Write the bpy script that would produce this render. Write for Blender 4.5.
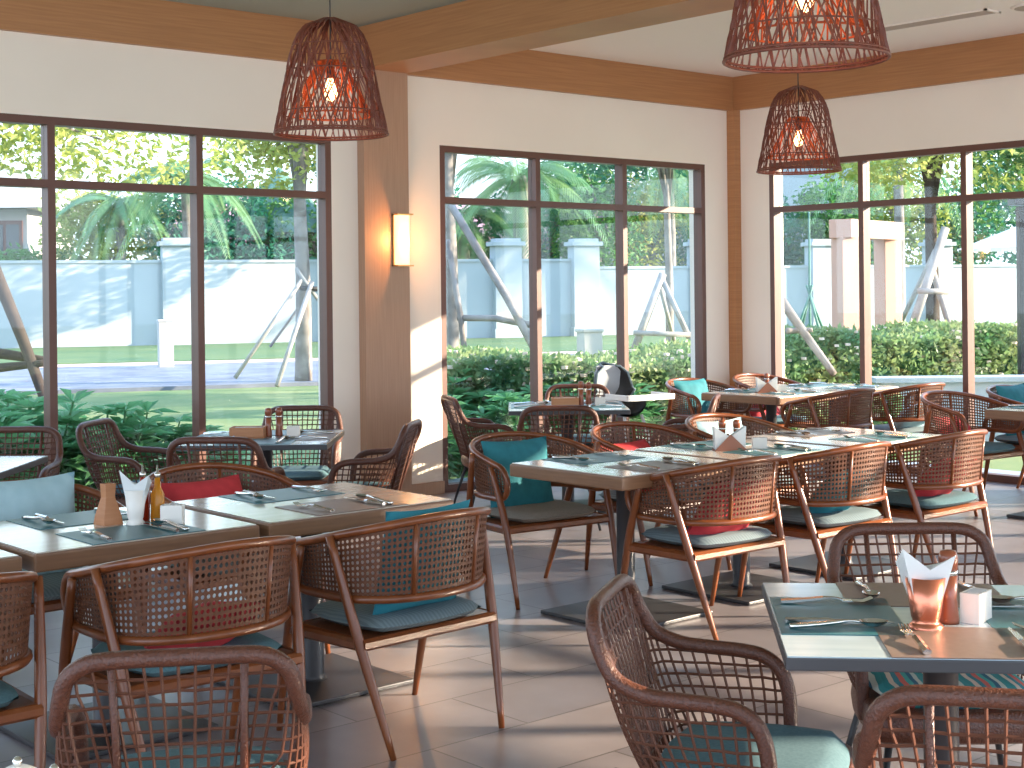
import bpy, math, random
from mathutils import Vector, Matrix, Euler
random.seed(11)
S = bpy.context.scene
for o in list(bpy.data.objects): bpy.data.objects.remove(o)
COL = S.collection
PI = math.pi
# ------------------------------------------------------------------ camera
FX, FY = 0.6587, 0.7524            # forward direction on the floor plan
cam = bpy.data.cameras.new('camera'); camo = bpy.data.objects.new('camera', cam); COL.objects.link(camo)
cam.sensor_width = 36; cam.lens = 1464/1024*36; cam.shift_y = -93/1024; cam.clip_end = 400
camo.matrix_world = Matrix.Translation((0, 0, 1.6)) @ Euler((PI/2, 0, -math.atan2(FX, FY))).to_matrix().to_4x4() @ Matrix.Rotation(-0.0108, 4, 'Z')
S.camera = camo
# ------------------------------------------------------------------ light
w = bpy.data.worlds.new('sky'); S.world = w; w.use_nodes = True
nt = w.node_tree; nt.nodes.clear()
wo = nt.nodes.new('ShaderNodeOutputWorld'); bg = nt.nodes.new('ShaderNodeBackground')
tc = nt.nodes.new('ShaderNodeTexCoord'); sp = nt.nodes.new('ShaderNodeSeparateXYZ'); cr = nt.nodes.new('ShaderNodeValToRGB')
cr.color_ramp.elements[0].position = 0.0; cr.color_ramp.elements[0].color = (0.80, 0.90, 1.0, 1)
cr.color_ramp.elements[1].position = 0.6; cr.color_ramp.elements[1].color = (0.42, 0.64, 1.0, 1)
nt.links.new(tc.outputs['Generated'], sp.inputs[0]); nt.links.new(sp.outputs['Z'], cr.inputs[0])
nt.links.new(cr.outputs[0], bg.inputs[0]); nt.links.new(bg.outputs[0], wo.inputs[0])
bg.inputs[1].default_value = 2.4
sl = bpy.data.lights.new('sun', 'SUN'); sl.energy = 13.5; sl.angle = math.radians(0.6); sl.color = (1.0, 0.80, 0.60)
so = bpy.data.objects.new('sun', sl); COL.objects.link(so)
EL = math.radians(15.3)
sd = Vector((-0.76*math.cos(EL), 0.65*math.cos(EL), -math.sin(EL)))
so.rotation_euler = sd.to_track_quat('-Z', 'Y').to_euler(); so.location = (30, -25, 20)
S.view_settings.view_transform = 'Standard'; S.view_settings.look = 'None'
S.view_settings.exposure = 0.64; S.view_settings.gamma = 1.0; S.view_settings.use_curve_mapping = False

def W(lat, d, z=0.0):               # lateral / depth as paced out from the viewpoint
    return Vector((d*FX + lat*FY, d*FY - lat*FX, z))
AX = math.atan2(-FX, FY)            # heading of the diagonal tables (their x runs along the lateral direction)

# ------------------------------------------------------------------ materials
def mat(name, col, rough=0.5, metal=0.0, col2=None, scale=8.0, kind='noise', stretch=(1,1,1), bump=0.0, spec=0.5, coat=0.0, transl=0.0, coords='Object', emis=None):
    m = bpy.data.materials.new(name); m.use_nodes = True; n = m.node_tree.nodes; L = m.node_tree.links
    b = n['Principled BSDF']; b.inputs['Base Color'].default_value = (*col, 1)
    b.inputs['Roughness'].default_value = rough; b.inputs['Metallic'].default_value = metal
    b.inputs['Specular IOR Level'].default_value = spec; b.inputs['Coat Weight'].default_value = coat; b.inputs['Coat Roughness'].default_value = 0.12
    if col2 or bump:
        t = n.new('ShaderNodeTexCoord'); mp = n.new('ShaderNodeMapping'); mp.inputs['Scale'].default_value = [s*scale for s in stretch]
        L.new(t.outputs[coords], mp.inputs[0])
        if kind == 'wave':
            x = n.new('ShaderNodeTexWave'); x.inputs['Scale'].default_value = 1; x.inputs['Distortion'].default_value = 3; x.inputs['Detail'].default_value = 3
        else:
            x = n.new('ShaderNodeTexNoise'); x.inputs['Scale'].default_value = 1; x.inputs['Detail'].default_value = 5
        L.new(mp.outputs[0], x.inputs['Vector'])
        fac = x.outputs['Fac']
        if col2:
            r = n.new('ShaderNodeValToRGB'); r.color_ramp.elements[0].color = (*col, 1); r.color_ramp.elements[1].color = (*col2, 1)
            r.color_ramp.elements[0].position = .3; r.color_ramp.elements[1].position = .7
            L.new(fac, r.inputs[0]); L.new(r.outputs[0], b.inputs['Base Color'])
        if bump:
            bp = n.new('ShaderNodeBump'); bp.inputs['Strength'].default_value = bump; bp.inputs['Distance'].default_value = .01
            L.new(fac, bp.inputs['Height']); L.new(bp.outputs[0], b.inputs['Normal'])
    if transl:
        out = n['Material Output']; tr = n.new('ShaderNodeBsdfTranslucent'); mx = n.new('ShaderNodeMixShader'); mx.inputs[0].default_value = transl
        src = b.inputs['Base Color'].links[0].from_socket if b.inputs['Base Color'].links else None
        if src: L.new(src, tr.inputs[0])
        else: tr.inputs[0].default_value = (*col, 1)
        L.new(b.outputs[0], mx.inputs[1]); L.new(tr.outputs[0], mx.inputs[2]); L.new(mx.outputs[0], out.inputs[0])
    if emis:
        b.inputs['Emission Color'].default_value = (*emis[0], 1); b.inputs['Emission Strength'].default_value = emis[1]
    return m
def glassmat(name, tint=(0.955, 0.985, 0.985), refl=0.10):
    m = bpy.data.materials.new(name); m.use_nodes = True; n = m.node_tree.nodes; L = m.node_tree.links
    n.remove(n['Principled BSDF']); t = n.new('ShaderNodeBsdfTransparent'); t.inputs[0].default_value = (*tint, 1)
    g = n.new('ShaderNodeBsdfGlossy'); g.inputs['Roughness'].default_value = 0.02
    lw = n.new('ShaderNodeLayerWeight'); lw.inputs[0].default_value = .5
    p4 = n.new('ShaderNodeMath'); p4.operation = 'POWER'; p4.inputs[1].default_value = 4; L.new(lw.outputs['Facing'], p4.inputs[0])
    fr = n.new('ShaderNodeMath'); fr.operation = 'MULTIPLY_ADD'; fr.inputs[1].default_value = .8; fr.inputs[2].default_value = .03; L.new(p4.outputs[0], fr.inputs[0])
    mx = n.new('ShaderNodeMixShader'); L.new(fr.outputs[0], mx.inputs[0]); L.new(t.outputs[0], mx.inputs[1]); L.new(g.outputs[0], mx.inputs[2])
    L.new(mx.outputs[0], n['Material Output'].inputs[0]); return m
def tilemat():
    m = bpy.data.materials.new('floor_tile'); m.use_nodes = True; n = m.node_tree.nodes; L = m.node_tree.links; b = n['Principled BSDF']
    t = n.new('ShaderNodeTexCoord'); br = n.new('ShaderNodeTexBrick'); br.inputs['Scale'].default_value = 1
    br.inputs['Brick Width'].default_value = .9; br.inputs['Row Height'].default_value = .45; br.inputs['Mortar Size'].default_value = .004
    br.inputs['Color1'].default_value = (.27, .225, .225, 1); br.inputs['Color2'].default_value = (.19, .165, .175, 1); br.inputs['Mortar'].default_value = (.09, .075, .07, 1)
    ns = n.new('ShaderNodeTexNoise'); ns.inputs['Scale'].default_value = 2.2; ns.inputs['Detail'].default_value = 8
    mx = n.new('ShaderNodeMixRGB'); mx.blend_type = 'OVERLAY'; mx.inputs[0].default_value = .45
    L.new(t.outputs['Object'], br.inputs['Vector']); L.new(t.outputs['Object'], ns.inputs['Vector'])
    L.new(br.outputs['Color'], mx.inputs[1]); L.new(ns.outputs['Fac'], mx.inputs[2]); L.new(mx.outputs[0], b.inputs['Base Color'])
    b.inputs['Roughness'].default_value = .33
    bp = n.new('ShaderNodeBump'); bp.inputs['Strength'].default_value = .25; bp.inputs['Distance'].default_value = .004; bp.invert = True
    L.new(br.outputs['Fac'], bp.inputs['Height']); L.new(bp.outputs[0], b.inputs['Normal'])
    return m
def stripemat(name, cols, scale, axis=0, rough=.9):
    m = bpy.data.materials.new(name); m.use_nodes = True; n = m.node_tree.nodes; L = m.node_tree.links; b = n['Principled BSDF']
    t = n.new('ShaderNodeTexCoord'); s = n.new('ShaderNodeSeparateXYZ'); L.new(t.outputs['Object'], s.inputs[0])
    nz = n.new('ShaderNodeTexNoise'); nz.inputs['Scale'].default_value = 5; L.new(t.outputs['Object'], nz.inputs['Vector'])
    ad = n.new('ShaderNodeMath'); ad.operation = 'MULTIPLY_ADD'; ad.inputs[1].default_value = .05; L.new(nz.outputs['Fac'], ad.inputs[0]); L.new(s.outputs[axis], ad.inputs[2])
    mu = n.new('ShaderNodeMath'); mu.operation = 'MULTIPLY'; mu.inputs[1].default_value = scale; L.new(ad.outputs[0], mu.inputs[0])
    fr = n.new('ShaderNodeMath'); fr.operation = 'FRACT'; L.new(mu.outputs[0], fr.inputs[0])
    r = n.new('ShaderNodeValToRGB'); r.color_ramp.interpolation = 'CONSTANT'
    while len(r.color_ramp.elements) < len(cols): r.color_ramp.elements.new(.5)
    for i, c in enumerate(cols): r.color_ramp.elements[i].position = i/len(cols); r.color_ramp.elements[i].color = (*c, 1)
    L.new(fr.outputs[0], r.inputs[0]); L.new(r.outputs[0], b.inputs['Base Color']); b.inputs['Roughness'].default_value = rough
    return m
M = {}
M['floor'] = tilemat()
M['wall'] = mat('wall_plaster', (.86, .745, .635), .85, col2=(.89, .775, .665), scale=1.5, bump=.05)
M['ceil'] = mat('ceiling_paint', (.90, .80, .72), .9)
M['ceil_green'] = mat('ceiling_grey_green', (.33, .35, .28), .9)  # left bay ceiling: darker and greener than the right bay
M['beam'] = mat('beam_wood', (.46, .21, .085), .42, col2=(.38, .165, .065), scale=6, stretch=(.4, .4, 12))
M['column'] = mat('column_wood', (.46, .27, .17), .5, col2=(.40, .22, .135), scale=6, stretch=(14, 14, .5))
M['frame'] = mat('window_frame_bronze', (.125, .048, .033), .42)
M['glass'] = glassmat('window_glass')
M['wood'] = mat('chair_wood', (.225, .062, .016), .3, col2=(.145, .037, .010), scale=14, stretch=(1, 1, .25), coat=.12)
M['cane'] = mat('cane_webbing', (.175, .060, .026), .5, col2=(.115, .040, .018), scale=60, transl=.15)
M['rattan'] = mat('rattan_wrap', (.125, .036, .016), .42, col2=(.068, .020, .010), scale=160, stretch=(1, 1, 1), bump=.5, coat=.15)
M['rattan_net'] = mat('rattan_cord', (.11, .038, .02), .5)
M['black'] = mat('black_metal', (.02, .02, .022), .4)
M['base'] = mat('iron_base', (.045, .042, .045), .42, metal=.3)
M['pad'] = stripemat('pad_fabric_grey', [(.15, .20, .23), (.20, .26, .28)], 60)
M['pad_blue'] = mat('pad_fabric_blue', (.07, .15, .18), .95, col2=(.10, .19, .22), scale=120)
M['pad_taupe'] = mat('pad_fabric_taupe', (.30, .26, .22), .95, col2=(.24, .21, .18), scale=120)
M['pad_stripe'] = stripemat('pad_fabric_stripes', [(.03, .25, .27), (.5, .55, .5), (.02, .12, .2), (.05, .35, .33), (.55, .12, .10), (.03, .2, .25), (.6, .5, .42), (.02, .22, .24)], 9)
M['teal'] = mat('cushion_teal', (.012, .15, .19), .8, col2=(.02, .20, .24), scale=20)
M['red'] = mat('cushion_red', (.60, .045, .055), .8, col2=(.50, .03, .04), scale=20)
M['pale'] = mat('cushion_pale_blue', (.42, .60, .66), .85, col2=(.36, .54, .60), scale=20)
M['aqua'] = mat('cushion_aqua', (.02, .20, .26), .85)
M['top_wood'] = mat('table_edge_wood', (.24, .12, .06), .35, col2=(.18, .085, .042), scale=5, stretch=(1, 1, 14))
M['top_pale'] = mat('table_top_pale', (.60, .53, .46), .16, col2=(.52, .45, .38), scale=3, stretch=(1, 8, 1), coat=.6)
M['top_pale2'] = mat('table_top_ash', (.46, .58, .64), .18, col2=(.40, .52, .58), scale=3, stretch=(1, 8, 1), coat=.5)
M['top_dark'] = mat('table_edge_dark', (.05, .05, .055), .4)
M['mat_teal'] = mat('placemat_teal', (.03, .13, .155), .38, col2=(.045, .16, .185), scale=6, stretch=(40, 1, 1))
M['mat_taupe'] = mat('placemat_taupe', (.215, .15, .12), .38, col2=(.18, .125, .10), scale=40)
M['steel'] = mat('cutlery_steel', (.75, .73, .70), .16, metal=1)
M['copper'] = mat('copper', (.72, .26, .16), .25, metal=.9, col2=(.62, .20, .12), scale=8)
M['mill'] = mat('mill_wood', (.26, .07, .03), .3, coat=.4)
M['box_wood'] = mat('box_wood', (.50, .22, .10), .5, col2=(.42, .17, .07), scale=8, stretch=(1, 1, 8))
M['leather'] = mat('brown_leather', (.22, .08, .045), .5)
M['paper'] = mat('paper_napkin', (.80, .82, .82), .9, transl=.2)
M['ceramic'] = mat('white_ceramic', (.85, .80, .74), .3)
M['oil'] = mat('oil', (.75, .35, .03), .1, transl=.5)
M['vinegar'] = mat('vinegar', (.35, .03, .01), .1, transl=.3)
M['lamp_rattan'] = mat('lamp_rattan', (.20, .048, .022), .5, col2=(.12, .030, .016), scale=30)
M['lamp_inner'] = mat('lamp_inner_shade', (.62, .13, .035), .6, transl=.4)
M['bulb'] = mat('bulb_glow', (1, .7, .4), .4, emis=((1, .50, .22), 7))
M['sconce'] = mat('sconce_glow', (.9, .6, .3), .5, emis=((1, .62, .28), 1.3))
M['gold'] = mat('sconce_gold', (.55, .36, .16), .35, metal=.8)
M['white_plastic'] = mat('white_plastic', (.85, .85, .83), .35)
M['vent'] = mat('vent_slat', (.45, .35, .28), .6)
# outdoors
M['grass'] = mat('lawn_grass', (.07, .15, .045), .95, col2=(.22, .24, .09), scale=.8, bump=.3)
M['lawn_far'] = mat('lawn_far', (.035, .11, .04), .95, col2=(.10, .155, .05), scale=.5)
M['soil'] = mat('soil', (.12, .10, .06), .95, col2=(.08, .12, .04), scale=3)
M['path'] = mat('path_paving', (.09, .11, .15), .8, col2=(.22, .23, .27), scale=1.1)
M['kerb'] = mat('kerb', (.55, .42, .42), .8)
M['apron'] = mat('terrace_stone', (.36, .42, .48), .6, col2=(.30, .36, .42), scale=2)
M['garden_wall'] = mat('garden_wall_render', (.38, .42, .435), .8, col2=(.345, .385, .40), scale=.6)
M['house'] = mat('house_render', (.42, .41, .39), .8)
M['roof_grey'] = mat('roof_grey', (.42, .40, .36), .8, col2=(.32, .31, .29), scale=2)
M['roof_pink'] = mat('roof_pink_tile', (.60, .33, .38), .7, col2=(.50, .25, .30), scale=3, stretch=(1, 8, 8))
M['thatch'] = mat('thatch', (.07, .15, .13), .95, col2=(.10, .20, .15), scale=3)
M['glass_dark'] = mat('house_window_dark', (.05, .07, .08), .15)
M['bark'] = mat('bark_pale', (.30, .27, .25), .9, col2=(.13, .11, .10), scale=4, bump=.4)
M['bark_d'] = mat('bark_dark', (.06, .04, .03), .9, col2=(.03, .02, .016), scale=5, bump=.4)
M['pole'] = mat('stake_pole', (.36, .34, .32), .85, col2=(.24, .22, .21), scale=6)
M['pole_green'] = mat('stake_pole_green', (.08, .20, .16), .7)
M['stone_pink'] = mat('pink_sandstone', (.56, .33, .25), .7, col2=(.50, .29, .22), scale=1.2)
M['canvas'] = mat('parasol_canvas', (.88, .86, .84), .8, transl=.3)
def leaf(name, a, b, sc=1.3): return mat(name, a, .5, col2=b, scale=sc, transl=.45)
M['leaf_y'] = leaf('leaf_yellow_green', (.22, .32, .05), (.50, .50, .16), 1.2)
M['leaf_g'] = leaf('leaf_green', (.04, .17, .05), (.14, .30, .07), 2)
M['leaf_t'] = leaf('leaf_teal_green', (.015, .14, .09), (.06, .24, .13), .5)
M['leaf_p'] = leaf('leaf_palm', (.06, .22, .11), (.22, .36, .14), .6)
M['leaf_s'] = leaf('leaf_shrub', (.07, .27, .11), (.24, .46, .20), 3)
M['leaf_h'] = leaf('leaf_hedge', (.07, .21, .08), (.31, .37, .16), 2.2)
M['flower'] = mat('flower_pink', (.75, .60, .52), .7)

# ------------------------------------------------------------------ mesh helpers
def V(*a): return Vector(a)
class MB:
    def __init__(s): s.v = []; s.f = []
    def add(s, vs, fs):
        o = len(s.v); s.v += [tuple(v) for v in vs]; s.f += [tuple(i+o for i in f) for f in fs]; return s
    def box(s, c, d, rz=0, rx=0, ry=0):
        R = Euler((rx, ry, rz)).to_matrix(); vs = []
        for x in (-.5, .5):
            for y in (-.5, .5):
                for z in (-.5, .5): vs.append(Vector(c) + R @ Vector((x*d[0], y*d[1], z*d[2])))
        return s.add(vs, [(0,1,3,2),(4,6,7,5),(0,4,5,1),(2,3,7,6),(0,2,6,4),(1,5,7,3)])
    def b2(s, a, b): return s.box([(a[i]+b[i])/2 for i in range(3)], [abs(b[i]-a[i]) for i in range(3)])
    def tube(s, pts, r, n=8, closed=False, sq=1.0):
        pts = [Vector(p) for p in pts]; m = len(pts)
        rr = r if isinstance(r, (list, tuple)) else [r]*m
        T = []
        for i in range(m):
            a = pts[(i-1) % m] if (closed or i > 0) else pts[i]; b = pts[(i+1) % m] if (closed or i < m-1) else pts[i]
            t = (b-a); T.append(t.normalized() if t.length > 1e-9 else Vector((0, 0, 1)))
        up = Vector((0, 0, 1)) if abs(T[0].z) < .9 else Vector((1, 0, 0))
        N = (up - T[0]*up.dot(T[0])).normalized(); vs = []
        for i in range(m):
            N = N - T[i]*N.dot(T[i])
            N = N.normalized() if N.length > 1e-6 else T[i].orthogonal().normalized()
            B = T[i].cross(N)
            for k in range(n):
                a = 2*PI*k/n; vs.append(pts[i] + (N*math.cos(a) + B*math.sin(a)*sq)*rr[i])
        fs = []
        for i in range(m if closed else m-1):
            j = (i+1) % m
            for k in range(n): fs.append((i*n+k, i*n+(k+1) % n, j*n+(k+1) % n, j*n+k))
        if not closed: fs += [tuple(range(n))[::-1], tuple((m-1)*n+k for k in range(n))]
        return s.add(vs, fs)
    def lathe(s, prof, n=20, c=(0, 0, 0), caps=True):
        vs = []; m = len(prof)
        for (r, z) in prof:
            for k in range(n): a = 2*PI*k/n; vs.append((c[0]+r*math.cos(a), c[1]+r*math.sin(a), c[2]+z))
        fs = []
        for i in range(m-1):
            for k in range(n): fs.append((i*n+k, i*n+(k+1) % n, (i+1)*n+(k+1) % n, (i+1)*n+k))
        if caps: fs += [tuple(range(n))[::-1], tuple((m-1)*n+k for k in range(n))]
        return s.add(vs, fs)
    def mesh(s, name, m, smooth=False, bevel=0, bseg=2, solid=0):
        me = bpy.data.meshes.new(name); me.from_pydata(s.v, [], s.f); me.materials.append(m)
        if bevel or solid:
            import bmesh
            bm = bmesh.new(); bm.from_mesh(me)
            if bevel: bmesh.ops.bevel(bm, geom=list(bm.edges), offset=bevel, segments=bseg, affect='EDGES', profile=.6)
            bm.to_mesh(me); bm.free()
        if smooth:
            for p in me.polygons: p.use_smooth = True
        return me
    def build(s, name, m, parent=None, smooth=False, bevel=0, bseg=2):
        return ob(name, s.mesh(name, m, smooth, bevel, bseg), parent)
def ob(name, me, parent=None, loc=None, rz=None):
    o = bpy.data.objects.new(name, me); COL.objects.link(o)
    if parent: o.parent = parent
    if loc is not None: o.location = loc
    if rz is not None: o.rotation_euler = (0, 0, rz)
    return o
def tag(o, label, cat, group=None):
    o['label'] = label; o['category'] = cat
    if group: o['group'] = group
    return o
def thing(name, label, cat, loc=(0, 0, 0), rz=0, group=None):
    o = bpy.data.objects.new(name, None); COL.objects.link(o); o.empty_display_size = .1
    o.location = loc; o.rotation_euler = (0, 0, rz); return tag(o, label, cat, group)
def struct(name, mb, m, parent=None, **k):
    o = mb.build(name, m, parent, **k)
    if not parent: o['kind'] = 'structure'
    return o
def smooth_path(P, k=6, closed=False):
    P = [Vector(p) for p in P]; out = []; n = len(P)
    for i in range(n if closed else n-1):
        if closed: a, b, c, d = P[(i-1) % n], P[i], P[(i+1) % n], P[(i+2) % n]
        else: a, b, c, d = P[max(i-1, 0)], P[i], P[i+1], P[min(i+2, n-1)]
        for j in range(k):
            t = j/k; out.append(.5*((2*b)+(c-a)*t+(2*a-5*b+4*c-d)*t*t+(3*b-a-3*c+d)*t**3))
    if not closed: out.append(P[-1])
    return out
def resample(P, n):
    L = [0]
    for i in range(1, len(P)): L.append(L[-1]+(P[i]-P[i-1]).length)
    out = []; j = 0
    for i in range(n):
        t = L[-1]*i/(n-1)
        while j < len(P)-2 and L[j+1] < t: j += 1
        d = L[j+1]-L[j]; out.append(P[j].lerp(P[j+1], (t-L[j])/d if d > 0 else 0))
    return out
CACHE = {}
def cached(key, fn):
    if key not in CACHE: CACHE[key] = fn()
    return CACHE[key]

# ------------------------------------------------------------------ room shell
YW, XC = 9.12, 10.81
ZT, ZB, ZC, ZTR = 2.765, 3.29, 3.61, 2.33
XL, YB = -3.0, -4.4
struct('floor', MB().b2((XL, YB, -.1), (XC+.2, YW+.2, 0)), M['floor'])
struct('ceiling', MB().b2((6.86, YB, ZC), (XC+.25, YW+.25, ZC+.15)), M['ceil'])
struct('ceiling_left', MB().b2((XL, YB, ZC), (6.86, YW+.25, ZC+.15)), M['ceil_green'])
LW = (0.85, 6.20); MW = (7.235, 10.40)
RW = [(5.64, 8.69), (2.05, 4.90), (-4.38, 1.90)]
wl = MB()
wl.b2((XL, YW, ZT), (XC+.2, YW+.2, ZC))
wl.b2((XL, YW, 0), (LW[0], YW+.2, ZT)).b2((LW[1], YW, 0), (MW[0], YW+.2, ZT)).b2((MW[1], YW, 0), (XC+.2, YW+.2, ZT))
struct('wall_back', wl, M['wall'])
wr = MB(); wr.b2((XC, YB, ZT), (XC+.2, YW, ZC))
ys = [YB] + [v for p in sorted(RW) for v in p] + [YW]
for i in range(0, len(ys), 2):
    if ys[i+1]-ys[i] > .03: wr.b2((XC, ys[i], 0), (XC+.2, ys[i+1], ZT))
struct('wall_right', wr, M['wall'])
# wooden beams, column and corner post
struct('trim_1', MB().b2((XL, YW-.045, ZB), (6.42, YW, ZC)), M['beam'])
struct('trim_2', MB().b2((6.84, YW-.045, ZB), (XC-.045, YW, ZC)), M['beam'])
struct('trim_3', MB().b2((XC-.045, YB, ZB), (XC, YW, ZC)), M['beam'])
struct('trim_4', MB().b2((6.44, YB, ZB), (6.86, YW, ZC)), M['beam'])
struct('trim_5', MB().b2((6.44, YW-.085, 0), (6.86, YW, ZB)), M['column'])
struct('trim_6', MB().b2((XC-.09, YW-.09, 0), (XC, YW, ZB)), M['beam'])
struct('baseboard_back', MB().b2((6.86, YW-.02, 0), (7.235, YW, .10)).b2((MW[1], YW-.02, 0), (XC-.09, YW, .10)).b2((LW[1], YW-.02, 0), (6.44, YW, .10)), M['column'])
struct('baseboard_right', MB().b2((XC-.02, RW[0][1], 0), (XC, YW-.09, .10)), M['column'])
# windows
def window(name, a, b, n, axis, mull=None):
    fw, fd = .052, .10; fr = MB(); gl = MB(); z0 = .0
    def bx(u0, u1, z0, z1, d0=0, d1=fd):
        if axis == 'x': fr.b2((u0, YW+d0, z0), (u1, YW+d1, z1))
        else: fr.b2((XC+d0, u0, z0), (XC+d1, u1, z1))
    us = mull or [a + (b-a)*i/n for i in range(n+1)]
    bx(a, b, ZT-fw, ZT); bx(a, b, 0, .06); 
    for i, u in enumerate(us):
        u0 = max(a, u-fw/2); u1 = min(b, u+fw/2)
        if i == 0: u0, u1 = a, a+fw
        if i == len(us)-1: u0, u1 = b-fw, b
        bx(u0, u1, .06, ZT-fw)
    segs = []
    for i in range(len(us)-1):
        u0 = us[i]+fw/2+(fw/2 if i == 0 else 0); u1 = us[i+1]-fw/2-(fw/2 if i == len(us)-2 else 0)
        bx(u0, u1, ZTR-fw/2, ZTR+fw/2); segs.append((u0, u1))
    root = fr.build(name, M['frame']); root['kind'] = 'structure'
    for (u0, u1) in segs:
        for (za, zb) in ((.06, ZTR-fw/2), (ZTR+fw/2, ZT-fw)):
            g = MB()
            if axis == 'x': g.b2((u0, YW+.05, za), (u1, YW+.058, zb))
            else: g.b2((XC+.05, u0, za), (XC+.058, u1, zb))
            g.build('glass_pane', M['glass'], root)
    return root
window('window_1', LW[0], LW[1], 5, 'x', [.85, 1.86, 2.94, 4.02, 5.10, 6.20])
window('window_2', MW[0], MW[1], 3, 'x', [7.235, 8.29, 9.33, 10.40])
window('window_3', RW[0][0], RW[0][1], 3, 'y')
window('window_4', RW[1][0], RW[1][1], 3, 'y')
window('window_5', RW[2][0], RW[2][1], 6, 'y')

# sconce, socket, vent, speaker
def px_on_wall(px, y=YW-.085):
    u = (px-512)/1464; dx, dy = FX+u*FY, FY-u*FX; return dx/dy*y
sx = px_on_wall(400.5)
t = thing('wall_sconce', 'glowing gold half-round wall light on the wooden column', 'wall light', (sx, YW-.085, 2.0))
p = MB(); n = 12; vs = []; fs = []
for z in (-.19, .19):
    for k in range(n+1):
        a = PI*k/n; vs.append((-.068*math.cos(a), -.02-.05*math.sin(a), z))
for k in range(n): fs.append((k, k+1, n+2+k, n+1+k))
p.add(vs, fs).build('shade', M['sconce'], t, smooth=True)
MB().box((0, -.009, 0), (.15, .018, .40)).build('back_plate', M['gold'], t)
MB().box((0, -.038, .197), (.15, .075, .012)).box((0, -.038, -.197), (.15, .075, .012)).build('end_cap', M['gold'], t)
lt = bpy.data.lights.new('sconce_light', 'POINT'); lt.energy = 9; lt.color = (1, .45, .15); lt.shadow_soft_size = .03
ob('sconce_light', lt, None, (sx, YW-.19, 2.0))
t = thing('wall_socket', 'small white wall socket low on the wooden column', 'socket', (px_on_wall(402), YW-.085, .33))
MB().box((0, -.005, 0), (.08, .01, .12)).build('plate', M['white_plastic'], t, bevel=.002)
MB().box((0, -.011, .02), (.03, .003, .03)).box((0, -.011, -.025), (.03, .003, .03)).build('outlet', M['vent'], t)
t = thing('air_vent', 'long narrow air vent slot in the pale ceiling', 'air vent', (9.68, 6.35, ZC))
f = MB()
for (c, d) in (((.09, 0), (.02, 1.3)), ((-.09, 0), (.02, 1.3)), ((0, .64), (.2, .02)), ((0, -.64), (.2, .02))): f.box((c[0], c[1], -.006), (d[0], d[1], .012))
f.build('frame', M['ceil'], t); 
f = MB()
for k in range(6): f.box((-.07+.028*k, 0, -.005), (.018, 1.26, .004), ry=.5)
f.build('slats', M['vent'], t)
t = thing('ceiling_speaker', 'round flush speaker grille in the pale ceiling by the right wall', 'speaker', (9.78, 5.45, ZC))
MB().lathe([(.13, -.012), (.15, 0)], 28).build('rim', M['ceil'], t, smooth=True)
MB().lathe([(.0, -.018), (.08, -.017), (.125, -.013)], 28, caps=False).build('grille', M['vent'], t, smooth=True)

# ------------------------------------------------------------------ pendant lamps
def shade_r(z):                     # z from 0 (rim) to .56 (top): bell outline
    P = [(0, .275), (.10, .252), (.22, .228), (.34, .205), (.42, .186), (.48, .158), (.52, .128), (.55, .09), (.56, .03)]
    for i in range(len(P)-1):
        if z <= P[i+1][0]:
            t = (z-P[i][0])/(P[i+1][0]-P[i][0]); return P[i][1]+(P[i+1][1]-P[i][1])*t
    return P[-1][1]
def m_shade():
    rnd = random.Random(5); b = MB()
    for k in range(104):
        a0 = 2*PI*k/104 + rnd.uniform(-.06, .06); tw = rnd.choice((-1, 1))*rnd.uniform(.25, 1.15)
        pts = []
        for i in range(15):
            z = .56*i/14; a = a0 + tw*(i/14)**1.2; r = shade_r(z) + rnd.uniform(-.002, .003)
            pts.append((r*math.cos(a), r*math.sin(a), z))
        b.tube(pts, rnd.uniform(.0028, .005), 4)
    return b.mesh('woven_shade', M['lamp_rattan'])
def m_rings():
    b = MB()
    for z, r in ((0, .006), (.012, .005), (.10, .003), (.30, .0035), (.42, .003)):
        R = shade_r(z); b.tube([(R*math.cos(2*PI*k/36), R*math.sin(2*PI*k/36), z) for k in range(36)], r, 6, True)
    return b.mesh('hoop', M['lamp_rattan'], True)
def m_inner():
    b = MB(); rnd = random.Random(8)
    def rr(z): return .20-.135*(z-.09)/.26 if z > .09 else .20
    for k in range(46):
        a0 = 2*PI*k/46; tw = rnd.choice((-1, 1))*rnd.uniform(.3, .8); pts = []
        for i in range(8):
            z = .09+.26*i/7; a = a0+tw*i/7; pts.append((rr(z)*math.cos(a), rr(z)*math.sin(a), z))
        b.tube(pts, .0032, 4)
    for z in (.09, .35): b.tube([(rr(z)*math.cos(2*PI*k/24), rr(z)*math.sin(2*PI*k/24), z) for k in range(24)], .004, 6, True)
    b.lathe([(.0, .352), (.065, .351)], 20, caps=False)
    return b.mesh('inner_shade', M['lamp_inner'])
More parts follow.
